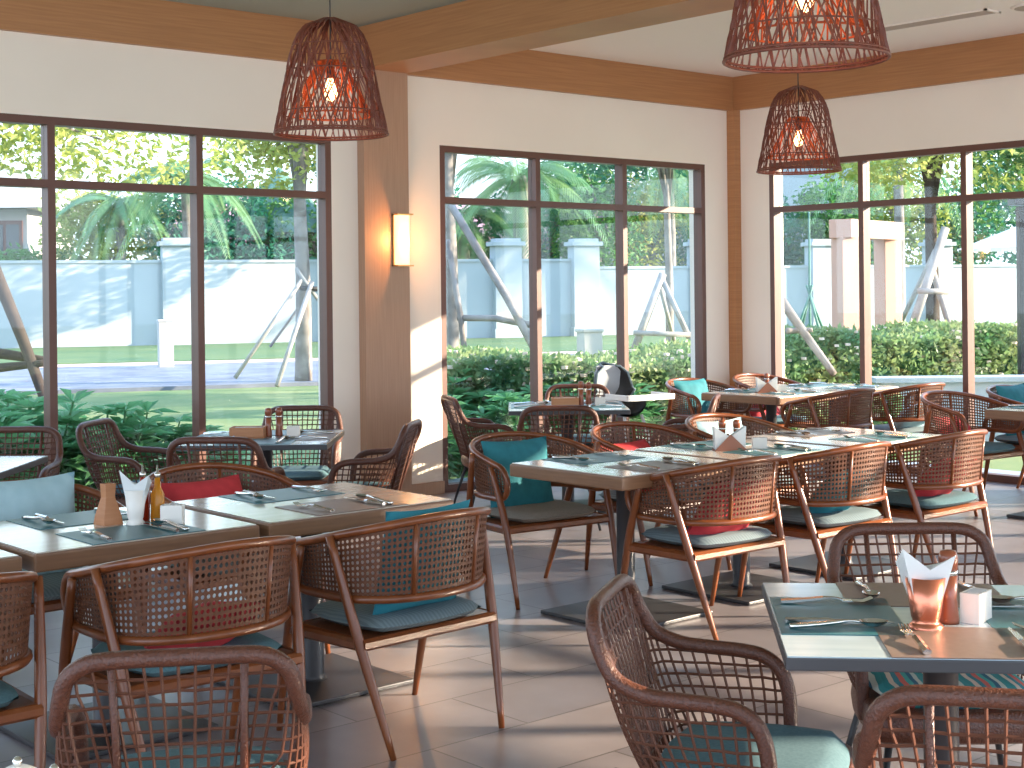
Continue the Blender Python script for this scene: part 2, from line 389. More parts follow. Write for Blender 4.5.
def pendant(x, y, z, label):
    t = thing('pendant_lamp', label, 'pendant lamp', (x, y, z), 0, 'woven rattan pendant lamps')
    ob('woven_shade', cached('shade', m_shade), t); ob('hoops', cached('rings', m_rings), t)
    ob('inner_shade', cached('inner', m_inner), t)
    sk = ob('socket', cached('psock', lambda: MB().lathe([(.018, .27), (.02, .28), (.02, .34), (.012, .36)], 12).mesh('socket', M['black'], True)), t)
    ob('bulb', cached('bulb', lambda: MB().lathe([(.004, -.06), (.022, -.05), (.032, -.025), (.03, 0), (.018, .035), (.013, .05)], 14, (0, 0, .22)).mesh('bulb', M['bulb'], True)), sk)
    h = ZC - z
    MB().tube([(0, 0, .35), (0, 0, h-.02)], .0035, 6).build('cord', M['black'], t)
    MB().lathe([(.05, h-.03), (.055, h-.02), (.055, h)], 18).build('ceiling_rose', M['black'], t)
    l = bpy.data.lights.new('bulb_light', 'POINT'); l.energy = 2.2; l.color = (1, .50, .22); l.shadow_soft_size = .04
    ob('bulb_light', l, None, (x, y, z+.17))
pendant(*W(-.868, 7.1)[:2], 2.37, 'woven bell pendant lamp on the left, in front of the wooden column')
pendant(*W(1.0, 4.94)[:2], 2.37, 'largest, nearest woven pendant lamp, cut off by the top of the view')
pendant(*W(1.91, 9.7)[:2], 2.375, 'smallest, farthest woven pendant lamp, before the right windows')

# ------------------------------------------------------------------ tables
def m_box(key, name, c, d, m, bevel=.0): return cached(key, lambda: MB().box(c, d).mesh(name, m, bevel=bevel))
def cane_table(x0, y0, sx, sy, label, h=.75, group='square tables with thick wooden tops'):
    t = thing('dining_table', label, 'table', (x0+sx/2, y0+sy/2, 0), 0, group)
    ob('table_top', m_box(('tt', sx, sy), 'table_top', (0, 0, h-.035), (sx, sy, .062), M['top_wood'], .008), t)
    ob('laminate_surface', m_box(('tl', sx, sy), 'laminate_surface', (0, 0, h-.002), (sx-.02, sy-.02, .004), M['top_pale']), t)
    pedestal(t, .60, h-.066)
    return t
def pedestal(t, s, h):
    ob('pedestal', cached(('ped', h), lambda: MB().lathe([(.06, .02), (.046, .035), (.044, h-.03), (.07, h-.012), (.07, h)], 20).mesh('pedestal', M['base'], True)), t)
    ob('base_plate', m_box(('bp', s), 'base_plate', (0, 0, .011), (s, s, .018), M['base'], .004), t)
    ob('top_bracket', m_box(('br', h), 'top_bracket', (0, 0, h+.0), (.36, .36, .008), M['base']), t)
def diag_table(lat0, lat1, d0, d1, label, rot=0, h=.75):
    c = W((lat0+lat1)/2, (d0+d1)/2)
    t = thing('square_table', label, 'table', (c.x, c.y, 0), AX+rot, 'thin dark-edged square tables')
    sx, sy = lat1-lat0, d1-d0
    ob('table_top', m_box(('dt', sx, sy), 'table_top', (0, 0, h-.018), (sx, sy, .030), M['top_dark'], .003), t)
    ob('laminate_surface', m_box(('dl', sx, sy), 'laminate_surface', (0, 0, h-.0015), (sx-.008, sy-.008, .003), M['top_pale2']), t)
    pedestal(t, .55, h-.034)
    return t
# ------------------------------------------------------------------ tableware
def m_fork():
    b = MB(); b.tube(smooth_path([(0, -.10, .004), (0, -.05, .006), (0, .01, .010), (0, .035, .006)], 3), [.0045]*3+[.004]*3+[.0022]*3+[.003], 6, sq=2.0)
    b.box((0, .045, .005), (.022, .022, .002))
    for k in range(4): b.tube([(-.009+.006*k, .055, .005), (-.009+.006*k, .08, .004), (-.009+.006*k, .10, .010)], .0014, 4)
    return b.mesh('fork', M['steel'])
def m_spoon():
    b = MB(); b.tube(smooth_path([(0, -.10, .004), (0, -.04, .007), (0, .02, .012), (0, .045, .010)], 3), [.0045]*3+[.004]*3+[.0022]*4, 6, sq=2.0)
    vs = [(0, .07, .002)]; fs = []
    for j in (1, 2, 3):
        for k in range(14):
            a = 2*PI*k/14; q = j/3; vs.append((.019*q*math.sin(a), .07+.030*q*math.cos(a), .002+.009*q*q))
    for k in range(14): fs.append((0, 1+k, 1+(k+1) % 14))
    for j in range(2):
        for k in range(14): fs.append((1+j*14+k, 1+j*14+(k+1) % 14, 1+(j+1)*14+(k+1) % 14, 1+(j+1)*14+k))
    o = len(vs); vs += [(v[0], v[1], v[2]+.0012) for v in vs]; fs += [tuple(i+o for i in f)[::-1] for f in fs]
    b.add(vs, fs); return b.mesh('spoon', M['steel'], True)
def m_knife():
    b = MB(); b.tube([(0, -.105, .005), (0, -.02, .005), (0, 0, .005)], [.005, .0055, .003], 6, sq=1.4)
    out = [(-.004, 0), (.007, 0), (.010, .03), (.009, .08), (.002, .115), (-.004, .10)]
    vs = [(x, y, z) for z in (.003, .005) for (x, y) in out]; m = len(out)
    b.add(vs, [tuple(range(m))[::-1], tuple(range(m, 2*m))] + [(i, (i+1) % m, m+(i+1) % m, m+i) for i in range(m)])
    return b.mesh('knife', M['steel'])
def big(o, k=1.22): o.scale = (k, k, k*1.3); return o
def loc2(base, rz, dx, dy): c, s = math.cos(rz), math.sin(rz); return (base[0]+c*dx-s*dy, base[1]+s*dx+c*dy)
def setting(tc, trz, side, dist, tdesc, seat, m='teal', h=.75, items='fsk', shift=0, wid=.43, jit=0.0):
    """a placemat with cutlery; side = heading (in the table's frame) of the diner, 0 = table -y side"""
    rz = trz + side; px_, py_ = loc2(tc, rz, shift, -dist)
    mm = M['mat_teal'] if m == 'teal' else M['mat_taupe']
    o = ob('placemat', m_box(('mat', m, wid), 'placemat', (0, 0, .0015), (wid, .31, .0025), mm), None, (px_, py_, h), rz)
    tag(o, f'{m} placemat at {seat} of {tdesc}', 'placemat', 'placemats')
    z = h + .0028
    rnd = random.Random(hash((round(tc[0], 2), round(side, 2))) & 0xffff)
    J = lambda: rnd.uniform(-.12, .12)+jit
    if 'f' in items:
        q = loc2((px_, py_), rz, -.14, -.01); tag(big(ob('fork', cached('fork', m_fork), None, (*q, z), rz+J())), f'steel fork at {seat} of {tdesc}', 'fork', 'cutlery')
    if 's' in items:
        q = loc2((px_, py_), rz, .15, -.01); tag(big(ob('spoon', cached('spoon', m_spoon), None, (*q, z), rz+J())), f'steel spoon at {seat} of {tdesc}', 'spoon', 'cutlery')
    if 'k' in items:
        q = loc2((px_, py_), rz, .105, -.01); tag(big(ob('knife', cached('knife', m_knife), None, (*q, z), rz+J()*.4)), f'steel knife at {seat} of {tdesc}', 'knife', 'cutlery')
def pepper_mill(x, y, z, label, h=.15, r=.022):
    t = thing('pepper_mill', label, 'pepper mill', (x, y, z), 0, 'wooden pepper mills')
    ob('body', cached(('mb', h, r), lambda: MB().lathe([(r, 0), (r*1.02, .01), (r*.8, h*.35), (r*.88, h*.66)], 16).mesh('body', M['mill'], True)), t)
    ob('metal_collar', cached(('mc', h, r), lambda: MB().lathe([(r*.9, h*.66), (r*.9, h*.72)], 16).mesh('metal_collar', M['steel'], True)), t)
    ob('head', cached(('mh', h, r), lambda: MB().lathe([(r*.88, h*.72), (r*.95, h*.9), (r*.75, h*.98), (r*.2, h)], 16).mesh('head', M['mill'], True)), t)
def sugar_box(x, y, z, rz, label, s=(.075, .045, .06), m='ceramic'):
    t = thing('sachet_box', label, 'box', (x, y, z), rz, 'small sachet boxes')
    b = MB(); w_, d_, h_ = s
    b.box((0, -d_/2+.002, h_/2), (w_, .004, h_)).box((0, d_/2-.002, h_/2), (w_, .004, h_)).box((-w_/2+.002, 0, h_/2), (.004, d_-.008, h_)).box((w_/2-.002, 0, h_/2), (.004, d_-.008, h_)).box((0, 0, .003), (w_-.008, d_-.008, .006))
    b.build('body', M[m], t)
    b = MB()
    for k in range(5): b.box((-w_/2+.014+k*(w_-.028)/4, 0, h_*.55), (.005, d_*.7, h_*.9), rx=0)
    b.build('sachets', M['paper'], t)
def pyramid_holder(x, y, z, rz, tdesc):
    t = thing('napkin_holder', f'brown folded triangular napkin holder in the middle of {tdesc}', 'napkin holder', (x, y, z), rz, 'triangular leather napkin holders')
    b = MB()
    for s in (-1, 1):
        vs = [(-.085, s*.035, .004), (.085, s*.035, .004), (0, s*.027, .085), (-.085, s*.039, .004), (.085, s*.039, .004), (0, s*.031, .087)]
        b.add(vs, [(0, 1, 2), (3, 5, 4), (0, 3, 4, 1), (1, 4, 5, 2), (2, 5, 3, 0)])
    b.box((0, 0, .002), (.17, .078, .004)); b.build('holder', M['leather'], t)
    n_ = MB()
    for k in range(8):
        yy = -.024+.007*k; 
        n_.add([(-.08, yy, .006), (.08, yy, .006), (.085, yy, .125), (.0, yy, .07), (-.085, yy, .125), (-.08, yy+.003, .006), (.08, yy+.003, .006), (.085, yy+.003, .125), (0, yy+.003, .07), (-.085, yy+.003, .125)],
               [(0, 1, 2, 3), (0, 3, 4), (5, 8, 7, 6), (5, 9, 8), (0, 5, 6, 1), (1, 6, 7, 2), (2, 7, 8, 3), (3, 8, 9, 4), (4, 9, 5, 0)])
    o = n_.build('paper_napkins', M['paper']); o.location = (x, y, z+.001); o.rotation_euler = (0, 0, rz)
    tag(o, f'white folded paper napkins in the holder on {tdesc}', 'napkins')
def napkin_cup(x, y, z, label_cup, label_nap, m='copper', s=1.0):
    t = thing('napkin_cup', label_cup, 'cup', (x, y, z))
    MB().lathe([(.042*s, 0), (.043*s, .008), (.036*s, .014), (.032*s, .02), (.036*s, .03), (.050*s, .13), (.047*s, .13), (.034*s, .035), (.0, .03)], 24, caps=False).build('body', M[m], t, smooth=True)
    n_ = MB(); 
    for k in range(7):                          # folded napkins fanning out of the cup
        yy = (-.021+.007*k)*s
        vs = [(-.025*s, yy, .04), (.025*s, yy, .04), (.068*s, yy*1.3, .185-.004*k), (.005, yy*1.25, .15), (-.066*s, yy*1.5, .205-.007*k)]
        o = [(a, b_+.003, c) for (a, b_, c) in vs]
        n_.add(vs+o, [(0, 1, 2, 3), (0, 3, 4), (5, 8, 7, 6), (5, 9, 8), (0, 5, 6, 1), (1, 6, 7, 2), (2, 7, 8, 3), (3, 8, 9, 4), (4, 9, 5, 0)])
    o = n_.build('paper_napkins', M['paper']); o.location = (x, y, z); o.rotation_euler = (0, 0, AX); tag(o, label_nap, 'napkins')
def oil_bottle(x, y, z, label, m):
    t = thing('cruet_bottle', label, 'bottle', (x, y, z), 0, 'oil and vinegar cruets')
    ob('bottle', cached(('ob', m), lambda: MB().lathe([(.024, 0), (.026, .01), (.026, .10), (.012, .13), (.010, .165)], 16).mesh('bottle', M[m], True)), t)
    ob('pourer', cached('pour', lambda: MB().lathe([(.012, .165), (.012, .18), (.004, .185), (.003, .21)], 10).mesh('pourer', M['steel'], True)), t)
def wooden_caddy(x, y, z, rz, label):
    t = thing('wooden_caddy', label, 'caddy', (x, y, z), rz, 'open wooden napkin caddies')
    b = MB(); b.box((0, 0, .004), (.20, .12, .008)).box((0, -.056, .034), (.20, .008, .06)).box((0, .056, .034), (.20, .008, .06)).box((-.096, 0, .034), (.008, .104, .06)).box((.096, 0, .034), (.008, .104, .06))
    b.build('tray', M['box_wood'], t)
    MB().box((0, 0, .035), (.16, .09, .05)).build('napkin_stack', M['paper'], t, bevel=.004)

# ------------------------------------------------------------------ cane armchair (faces +y)
A_, B_, YF, RL = .335, .30, .13, .085
def rail(u, low=False):
    """u in [-1,1] round the back, |u|>=.78 on the arms; plan position"""
    k = .955 if low else 1.0
    a = A_*k; b = B_*(.90 if low else 1.0)
    s = abs(u); sg = 1 if u > 0 else -1
    if s <= .78:
        th = (s/.78)*PI/2; x = a*abs(math.sin(th))**.92; y = -b*abs(math.cos(th))**.88 if th < PI/2 else 0
    else: x = a; y = (s-.78)/.22*YF
    return x*sg, y
def ztop(y): return .815 + (-.105)*max(0, min(1, (y+.30)/.43))**.9
def cane_surface():
    """list of columns; each column = (bottom point, top point)"""
    P = []
    for i in range(401):
        u = -1+2*i/400; P.append(Vector((*rail(u), 0)))
    L = [0]
    for i in range(1, len(P)): L.append(L[-1]+(P[i]-P[i-1]).length)
    return P, L
def arc_u(target, P, L):
    for i in range(len(L)-1):
        if L[i+1] >= target: return -1+2*(i+(target-L[i])/(L[i+1]-L[i]))/400
    return 1
ZLO = .535
def loop_pts():
    top = []; bot = []
    for i in range(61):
        u = -1+2*i/60; x, y = rail(u); top.append(Vector((x, y, ztop(y)))); x2, y2 = rail(u, True); bot.append(Vector((x2, y2, ZLO)))
    R = (ztop(YF)-ZLO)/2; zc = (ztop(YF)+ZLO)/2
    def cap(sg):
        out = []
        for k in range(1, 10):
            a = PI/2-PI*k/10; f = .5-.5*math.sin(a); out.append(Vector((sg*(A_*(1-.045*f)), YF+R*math.cos(a)*1.05, zc+R*math.sin(a))))
        return out
    return top + cap(1) + bot[::-1] + cap(-1)[::-1]
def m_loop(): return MB().tube(loop_pts(), .0155, 8, True).mesh('loop_rail', M['wood'], True)
def m_cane():
    P, L = cane_surface(); R = (ztop(YF)-ZLO)/2; tot = L[-1]; n = 66; m = 12; capn = 3
    cols = []
    def col(x1, y1, x0, y0, z0, z1): cols.append((Vector((x0, y0, z0)), Vector((x1, y1, z1))))
    def capcol(sg, j):
        q = (j/capn)*.97; h = R*math.sqrt(1-q*q); zc = ZLO+R; y = YF+R*q
        col(sg*A_, y, sg*A_*.955, y, zc-h, zc+h)
    for j in range(capn, 0, -1): capcol(-1, j)
    for i in range(n+1):
        u = arc_u(tot*i/n, P, L) if 0 < i < n else (-1 if i == 0 else 1)
        x1, y1 = rail(u); x0, y0 = rail(u, True); col(x1, y1, x0, y0, ZLO, ztop(y1))
    for j in range(1, capn+1): capcol(1, j)
    def pt(ci, cj):            # fractional column, row
        i = min(int(ci), len(cols)-2); f = ci-i; a0 = cols[i][0].lerp(cols[i+1][0], f); a1 = cols[i][1].lerp(cols[i+1][1], f)
        return a0.lerp(a1, cj/m)
    b = MB(); nc = len(cols)-1; H = .33
    for i in range(nc):
        for j in range(m):
            out = [(0, 0), (.5, 0), (1, 0), (1, .5), (1, 1), (.5, 1), (0, 1), (0, .5)]
            inn = [(.5-H*.72, .5-H*.72), (.5, .5-H), (.5+H*.72, .5-H*.72), (.5+H, .5), (.5+H*.72, .5+H*.72), (.5, .5+H), (.5-H*.72, .5+H*.72), (.5-H, .5)]
            vs = [pt(i+x, j+y) for (x, y) in out+inn]
            b.add(vs, [(k, (k+1) % 8, 8+(k+1) % 8, 8+k) for k in range(8)])
    me = b.mesh('cane_panel', M['cane'])
    import bmesh
    bm = bmesh.new(); bm.from_mesh(me); bmesh.ops.remove_doubles(bm, verts=bm.verts, dist=1e-5)
    bmesh.ops.recalc_face_normals(bm, faces=bm.faces)
    r = bmesh.ops.solidify(bm, geom=list(bm.faces), thickness=.003); bm.to_mesh(me); bm.free()
    return me
def m_post(x):
    def f():
        best = min((abs(rail(u/200)[0]-x), u/200) for u in range(-150, 151)); u = best[1]
        x1, y1 = rail(u); x0, y0 = rail(u, True)
        return MB().tube([(x0, y0, ZLO), (x1, y1, ztop(y1))], .0085, 6).mesh('back_slat', M['wood'], True)
    return f
def m_legc(sx, rear):
    def f():
        if rear: P = [(sx*.255, -.275, .0), (sx*.315, -.165, .40), (sx*.357, -.06, .755)]
        else: P = [(sx*.325, .30, .0), (sx*.335, .215, .40), (sx*.354, .11, .70)]
        return MB().tube(smooth_path(P, 4), [.011, .013, .0155, .018, .0195, .019, .0175, .016, .014], 8).mesh('leg', M['wood'], True)
    return f
def m_seatframe():
    b = MB(); 
    b.tube([(-.31, -.185, .385), (.31, -.185, .385)], .02, 6, sq=.6).tube([(-.33, .215, .385), (.33, .215, .385)], .02, 6, sq=.6)
    b.tube([(-.315, -.18, .385), (-.333, .21, .385)], .02, 6, sq=.6).tube([(.315, -.18, .385), (.333, .21, .385)], .02, 6, sq=.6)
    b.box((0, .015, .397), (.60, .38, .016))
    return b.mesh('seat_frame', M['wood'])
def m_pad(m, w=.56, d=.50, h=.055, z=.408, yo=.02):
    def f():
        b = MB(); n = 14; vs = []; fs = []
        for sgn in (1, -1):
            for i in range(n+1):
                for j in range(n+1):
                    u, v = -1+2*i/n, -1+2*j/n
                    # square to rounded-square mapping
                    x = u*math.sqrt(1-.28*v*v); y = v*math.sqrt(1-.28*u*u)
                    e = max(0, 1-max(abs(u), abs(v))**8)**.5
                    zz = z + h/2 + sgn*(h/2)*e*(1-.15*(u*u+v*v)*.5)
                    vs.append((x*w/2, yo+y*d/2, zz))
        N = (n+1)*(n+1)
        for i in range(n):
            for j in range(n):
                a = i*(n+1)+j; fs.append((a, a+n+1, a+n+2, a+1)); a += N; fs.append((a, a+1, a+n+2, a+n+1))
        b.add(vs, fs); return b.mesh('seat_pad', m, True)
    return f
def m_pillow(m, s=.42, th=.13):
    def f():
        n = 14; vs = []; fs = []; rnd = random.Random(3)
        for sgn in (1, -1):
            for i in range(n+1):
                for j in range(n+1):
                    u, v = -1+2*i/n, -1+2*j/n
                    k = 1-.07*(1-v*v)*abs(u)**3; k2 = 1-.07*(1-u*u)*abs(v)**3
                    e = (max(0, 1-abs(u)**2.6)*max(0, 1-abs(v)**2.6))**.55
                    wr = 1+.10*math.sin(7*u+3*v)*e
                    vs.append((u*k*s/2, sgn*th/2*e*wr, v*k2*s/2))
        N = (n+1)*(n+1)
        for i in range(n):
            for j in range(n):
                a = i*(n+1)+j; fs.append((a, a+1, a+n+2, a+n+1)); a += N; fs.append((a, a+n+1, a+n+2, a+1))
        return MB().add(vs, fs).mesh('pillow', m, True)
    return f
def cane_chair(x, y, rz, label, pad='pad', pillow=None, plabel='', ptilt=.22, ph=.0, proll=0.0, py=-.135, pxo=0.0, ps=.42):
    t = thing('cane_armchair', label, 'chair', (x, y, 0), rz, 'cane-backed wooden armchairs')
    # the woven panel carries its two slats
    ob('loop_rail', cached('loop', m_loop), t); cp_ = ob('cane_panel', cached('cane', m_cane), t)
    for xx in (-.145, .145): ob('back_slat', cached(('post', xx), m_post(xx)), cp_)
    for sx in (-1, 1):
        for rear in (0, 1): ob('leg', cached(('leg', sx, rear), m_legc(sx, rear)), t)
    ob('seat_frame', cached('sf', m_seatframe), t)
    ob('seat_pad', cached(('pad', pad), m_pad(M[pad])), t)
    if pillow:
        o = ob('throw_pillow', cached(('pil', pillow, ps), m_pillow(M[pillow], ps)), None)
        q = loc2((x, y), rz, pxo, py)
        o.matrix_world = Matrix.Translation((*q, .455+ps/2+ph)) @ Matrix.Rotation(rz, 4, 'Z') @ Matrix.Rotation(ptilt, 4, 'X') @ Matrix.Rotation(proll, 4, 'Y')
        tag(o, plabel, 'cushion', 'throw cushions on the cane armchairs')
    return t
# ------------------------------------------------------------------ rattan armchair (faces +y)
def rat_frame_half():
    return [(0, -.335, .825), (.12, -.335, .825), (.20, -.33, .818), (.25, -.32, .785), (.268, -.30, .73), (.280, -.262, .672), (.286, -.19, .642), (.288, -.10, .634), (.288, -.03, .630), (.287, .03, .618), (.284, .075, .582), (.281, .095, .52), (.277, .10, .43), (.272, .10, .345)]
def rat_path():
    h = [Vector((p.x*.93, p.y, p.z)) for p in smooth_path(rat_frame_half(), 4)]; return [Vector((-p.x, p.y, p.z)) for p in h[::-1]] + h[1:]
def rat_ring():
    h = [(0, -.215, .40), (.12, -.212, .40), (.21, -.19, .40), (.255, -.13, .40), (.268, -.02, .40), (.272, .04, .40), (.274, .088, .40)]
    h = [Vector((p.x*.93, p.y, p.z)) for p in smooth_path(h, 5)]; return [Vector((-p.x, p.y, p.z)) for p in h[::-1]] + h[1:]
def m_rframe(): return MB().tube(rat_path(), .0195, 10).mesh('rattan_frame', M['rattan'], True)
def m_rnet():
    P = rat_path(); P = [p for p in P if not (p.y > .0 and p.z < .572)]
    R = rat_ring(); n = 41; top = resample(P, n); bot = resample(R, n); b = MB(); m = 13
    def pt(i, t):
        a, c = top[i], bot[i]; q = a.lerp(c, t); bul = math.sin(PI*t)*.018
        d = Vector((q.x, q.y*.8, 0)); d = d.normalized() if d.length > 0 else d
        return q + d*bul*(1 if abs(q.x) > .2 else -.3)
    rnd = random.Random(4)
    for i in range(1, n-1):
        b.tube([pt(i, t/8)+Vector((0, 0, 0)) for t in range(9)], .0036, 4)
    for j in range(1, 14):
        z = .40 + .0315*j; run = []
        for i in range(n):
            if top[i].z-.004 > z: run.append(pt(i, min(1, (top[i].z-z)/(top[i].z-bot[i].z)))+Vector((0, 0, rnd.uniform(-.0015, .0015))))
            else:
                if len(run) > 1: b.tube(run, .0036, 4)
                run = []
        if len(run) > 1: b.tube(run, .0036, 4)
    return b.mesh('woven_net', M['rattan_net'])
def m_rribs():
    b = MB()
    for x in (-.14, .14):
        b.tube([(x, -.33, .82), (x*.97, -.275, .60), (x*.93, -.205, .38)], .009, 6)
    return b.mesh('back_rib', M['rattan'], True)
def m_rrim():
    b = MB(); ring = [(.0, -.215), (.16, -.205), (.235, -.16), (.265, -.05), (.275, .10), (.275, .22), (.24, .262), (.0, .275)]
    ring += [(-x, y) for x, y in ring[-2:0:-1]]
    R = smooth_path([(x, y, 0) for x, y in ring], 5, True)
    n = len(R); vs = []; fs = []
    prof = [(.94, .315), (1.0, .325), (1.02, .36), (1.0, .40), (.96, .408)]
    for k, z in prof:
        for p in R: vs.append((p.x*k*.94, p.y*k, z))
    for j in range(len(prof)-1):
        for i in range(n): fs.append((j*n+i, j*n+(i+1) % n, (j+1)*n+(i+1) % n, (j+1)*n+i))
    fs += [tuple(range(n))[::-1], tuple((len(prof)-1)*n+i for i in range(n))]
    return b.add(vs, fs).mesh('seat_rim', M['rattan'], True)
def m_rleg(sx, sy): return lambda: MB().tube([(sx*.27, sy*.255+.01, 0), (sx*.20, sy*.17+.02, .33)], [.009, .012], 8).mesh('leg', M['black'], True)
def rattan_chair(x, y, rz, label, pad='pad_blue'):
    t = thing('rattan_armchair', label, 'chair', (x, y, 0), rz, 'open-weave rattan armchairs')
    ob('rattan_frame', cached('rf', m_rframe), t); ob('woven_net', cached('rn', m_rnet), t); ob('back_ribs', cached('rr', m_rribs), t)
    ob('seat_rim', cached('rim', m_rrim), t)
    for sx in (-1, 1):
        for sy in (-1, 1): ob('leg', cached(('rl', sx, sy), m_rleg(sx, sy)), t)
    ob('seat_pad', cached(('rp', pad), m_pad(M[pad], .47, .46, .065, .40, .035)), t)
    return t

# ------------------------------------------------------------------ furniture layout
Y0, SY = 4.68, .78
cx = lambda x0, s: (x0+s/2, Y0+SY/2)
# long front-left row
cane_table(1.13, Y0, .82, SY, 'wooden-edged table cut off by the left edge of the view')
cane_table(1.99, Y0, .86, SY, 'wooden-edged table at left carrying the oil bottles and white napkins')
cane_table(2.89, Y0, .88, SY, 'wooden-edged table at the right end of the left row')
TL = 'the table at the left edge'; TO = 'the table with the oil bottles'; TE = 'the right end table of the left row'
setting(cx(1.13, .82), 0, 0, .22, TL, 'the near side', 'teal'); setting(cx(1.13, .82), 0, PI, .22, TL, 'the far side', 'taupe')
setting(cx(1.99, .86), 0, 0, .22, TO, 'the near side', 'teal'); setting(cx(1.99, .86), 0, PI, .22, TO, 'the far side', 'teal')
setting(cx(2.89, .88), 0, 0, .22, TE, 'the near side', 'taupe'); setting(cx(2.89, .88), 0, PI, .22, TE, 'the far side', 'teal')
# centre row
cane_table(4.75, Y0, .83, SY, 'wooden-edged table at the left end of the centre row')
cane_table(5.625, Y0, .83, SY, 'middle table of the centre row, with the triangular napkin holder')
cane_table(6.50, Y0, .88, SY, 'wooden-edged table at the right end of the centre row')
C1 = 'the left end table of the centre row'; C2 = 'the middle table of the centre row'; C3 = 'the right end table of the centre row'
for c, d, mm in ((cx(4.75, .83), C1, ('taupe', 'teal')), (cx(5.625, .83), C2, ('teal', 'teal')), (cx(6.5, .88), C3, ('teal', 'taupe'))):
    setting(c, 0, 0, .22, d, 'the near side', mm[0]); setting(c, 0, PI, .22, d, 'the far side', mm[1])
# corner row by the right windows
YR = 7.25
cane_table(9.08, YR, .84, SY, 'wooden-edged table in the room corner, with a napkin holder')
cane_table(9.94, YR, .80, SY, 'wooden-edged corner table right against the right window')
c1 = (9.50, YR+SY/2); c2 = (10.34, YR+SY/2)
setting(c1, 0, 0, .22, 'the corner table with the napkin holder', 'the near side', 'teal'); setting(c1, 0, PI, .22, 'the corner table with the napkin holder', 'the far side', 'teal')
setting(c2, 0, 0, .22, 'the corner table against the window', 'the near side', 'teal'); setting(c2, 0, PI, .22, 'the corner table against the window', 'the far side', 'teal')
# right edge row
cane_table(9.10, Y0, .83, SY, 'wooden-edged table cut off by the right edge of the view')
cane_table(9.96, Y0, .80, SY, 'wooden-edged table beyond the right edge, next to the window')
setting(cx(9.10, .83), 0, PI, .22, 'the table at the right edge', 'the far side', 'teal'); setting(cx(9.10, .83), 0, 0, .22, 'the table at the right edge', 'the near side', 'teal')

# cane armchairs, near side of the left row
cane_chair(1.47, 4.33, 0, 'cane armchair cut off by the left edge, orange light on its leg', 'pad_blue', 'teal', 'teal cushion on the cane armchair at the left edge', ph=-.03, ps=.36)
cane_chair(2.36, 4.32, 0, 'cane armchair at left with red cushion, behind the nearest rattan chair', 'pad_blue', 'red', 'crimson cushion on the left near-side cane armchair', ph=-.10, ps=.32, ptilt=1.05, py=-.08)
cane_chair(3.22, 4.33, .05, 'cane armchair seen whole from behind, blue cushion under its back rail', 'pad', 'aqua', 'blue cushion hanging below the back of the whole near cane armchair', ph=-.015, ps=.40)
# far side of the left row
cane_chair(2.43, 5.72, PI, 'cane armchair with pale blue cushion behind the oil bottles', 'pad', 'pale', 'pale blue cushion on the chair behind the oil bottles', ph=-.055, ps=.46, pxo=-.03)
cane_chair(3.30, 5.70, PI+.05, 'cane armchair with orange-red cushion at the far side of the left row', 'pad', 'red', 'orange-red cushion in the far-side chair of the left row', ptilt=.6, ph=-.07, py=-.10)
# near side of the centre row
cane_chair(5.28, 4.62, -.03, 'sunlit cane armchair seen from behind at the left end of the centre row', 'pad', 'red', 'red cushion flat on the sunlit centre-row armchair', ptilt=.6, ph=-.12, py=-.10)
cane_chair(6.14, 4.60, 0, 'orange-lit middle cane armchair, back turned, near side of centre row', 'pad', 'aqua', 'blue cushion on the middle near-side armchair of the centre row', ph=-.08, ps=.36, ptilt=.8, py=-.09)
cane_chair(7.02, 4.58, 0, 'cane armchair with red cushion at the right end of the centre row', 'pad_blue', 'red', 'red cushion under the back of the right end centre-row armchair', ph=-.07, ps=.34, ptilt=.8, py=-.11)
# far side of the centre row
cane_chair(5.21, 5.78, PI-.12, 'cane armchair with large teal cushion left of the centre row', 'pad_taupe', 'teal', 'large teal cushion in the armchair left of the centre row', ph=-.075, ps=.43, ptilt=.22, py=-.12, pxo=.02)
cane_chair(6.08, 5.76, PI, 'pale sunlit cane armchair with orange cushion, far side of centre row', 'pad', 'red', 'orange-red cushion in the pale sunlit far-side armchair', ptilt=.75, ph=-.10, py=-.10)
cane_chair(6.88, 5.76, PI, 'cane armchair with pale cushion directly behind the triangular napkin holder', 'pad', 'pale', 'pale cushion in the chair behind the triangular napkin holder', ph=-.07)
# corner row
cane_chair(9.42, 6.98, 0, 'left one of two cane armchairs backing onto the centre row, before the corner', 'pad')
cane_chair(10.30, 6.92, -.06, 'cane armchair nearest the right window, pale pad sticking out', 'pad', 'pale', 'pale cushion on the chair nearest the right window', ptilt=.8, ph=-.16, py=-.08)
cane_chair(9.48, 8.33, PI, 'cane armchair with teal cushion by the middle window, far corner row', 'pad', 'teal', 'teal cushion in the far corner-row armchair', ph=-.045)
cane_chair(10.36, 8.33, PI, 'cane armchair tucked in the room corner beyond the far table', 'pad_blue', 'red', 'red cushion in the armchair tucked into the room corner', ptilt=.8, ph=-.12)
# right edge row
cane_chair(9.46, 5.80, PI-.1, 'cane armchair near the right edge, curved arm and teal seat', 'pad_blue', 'red', 'small red cushion in the armchair near the right edge', ptilt=.6, ph=-.10, ps=.32, pxo=-.04)
cane_chair(10.34, 5.80, PI, 'farthest right cane armchair, cut off, with dark teal cushion', 'pad', 'teal', 'dark teal cushion on the farthest right armchair', ph=-.03)

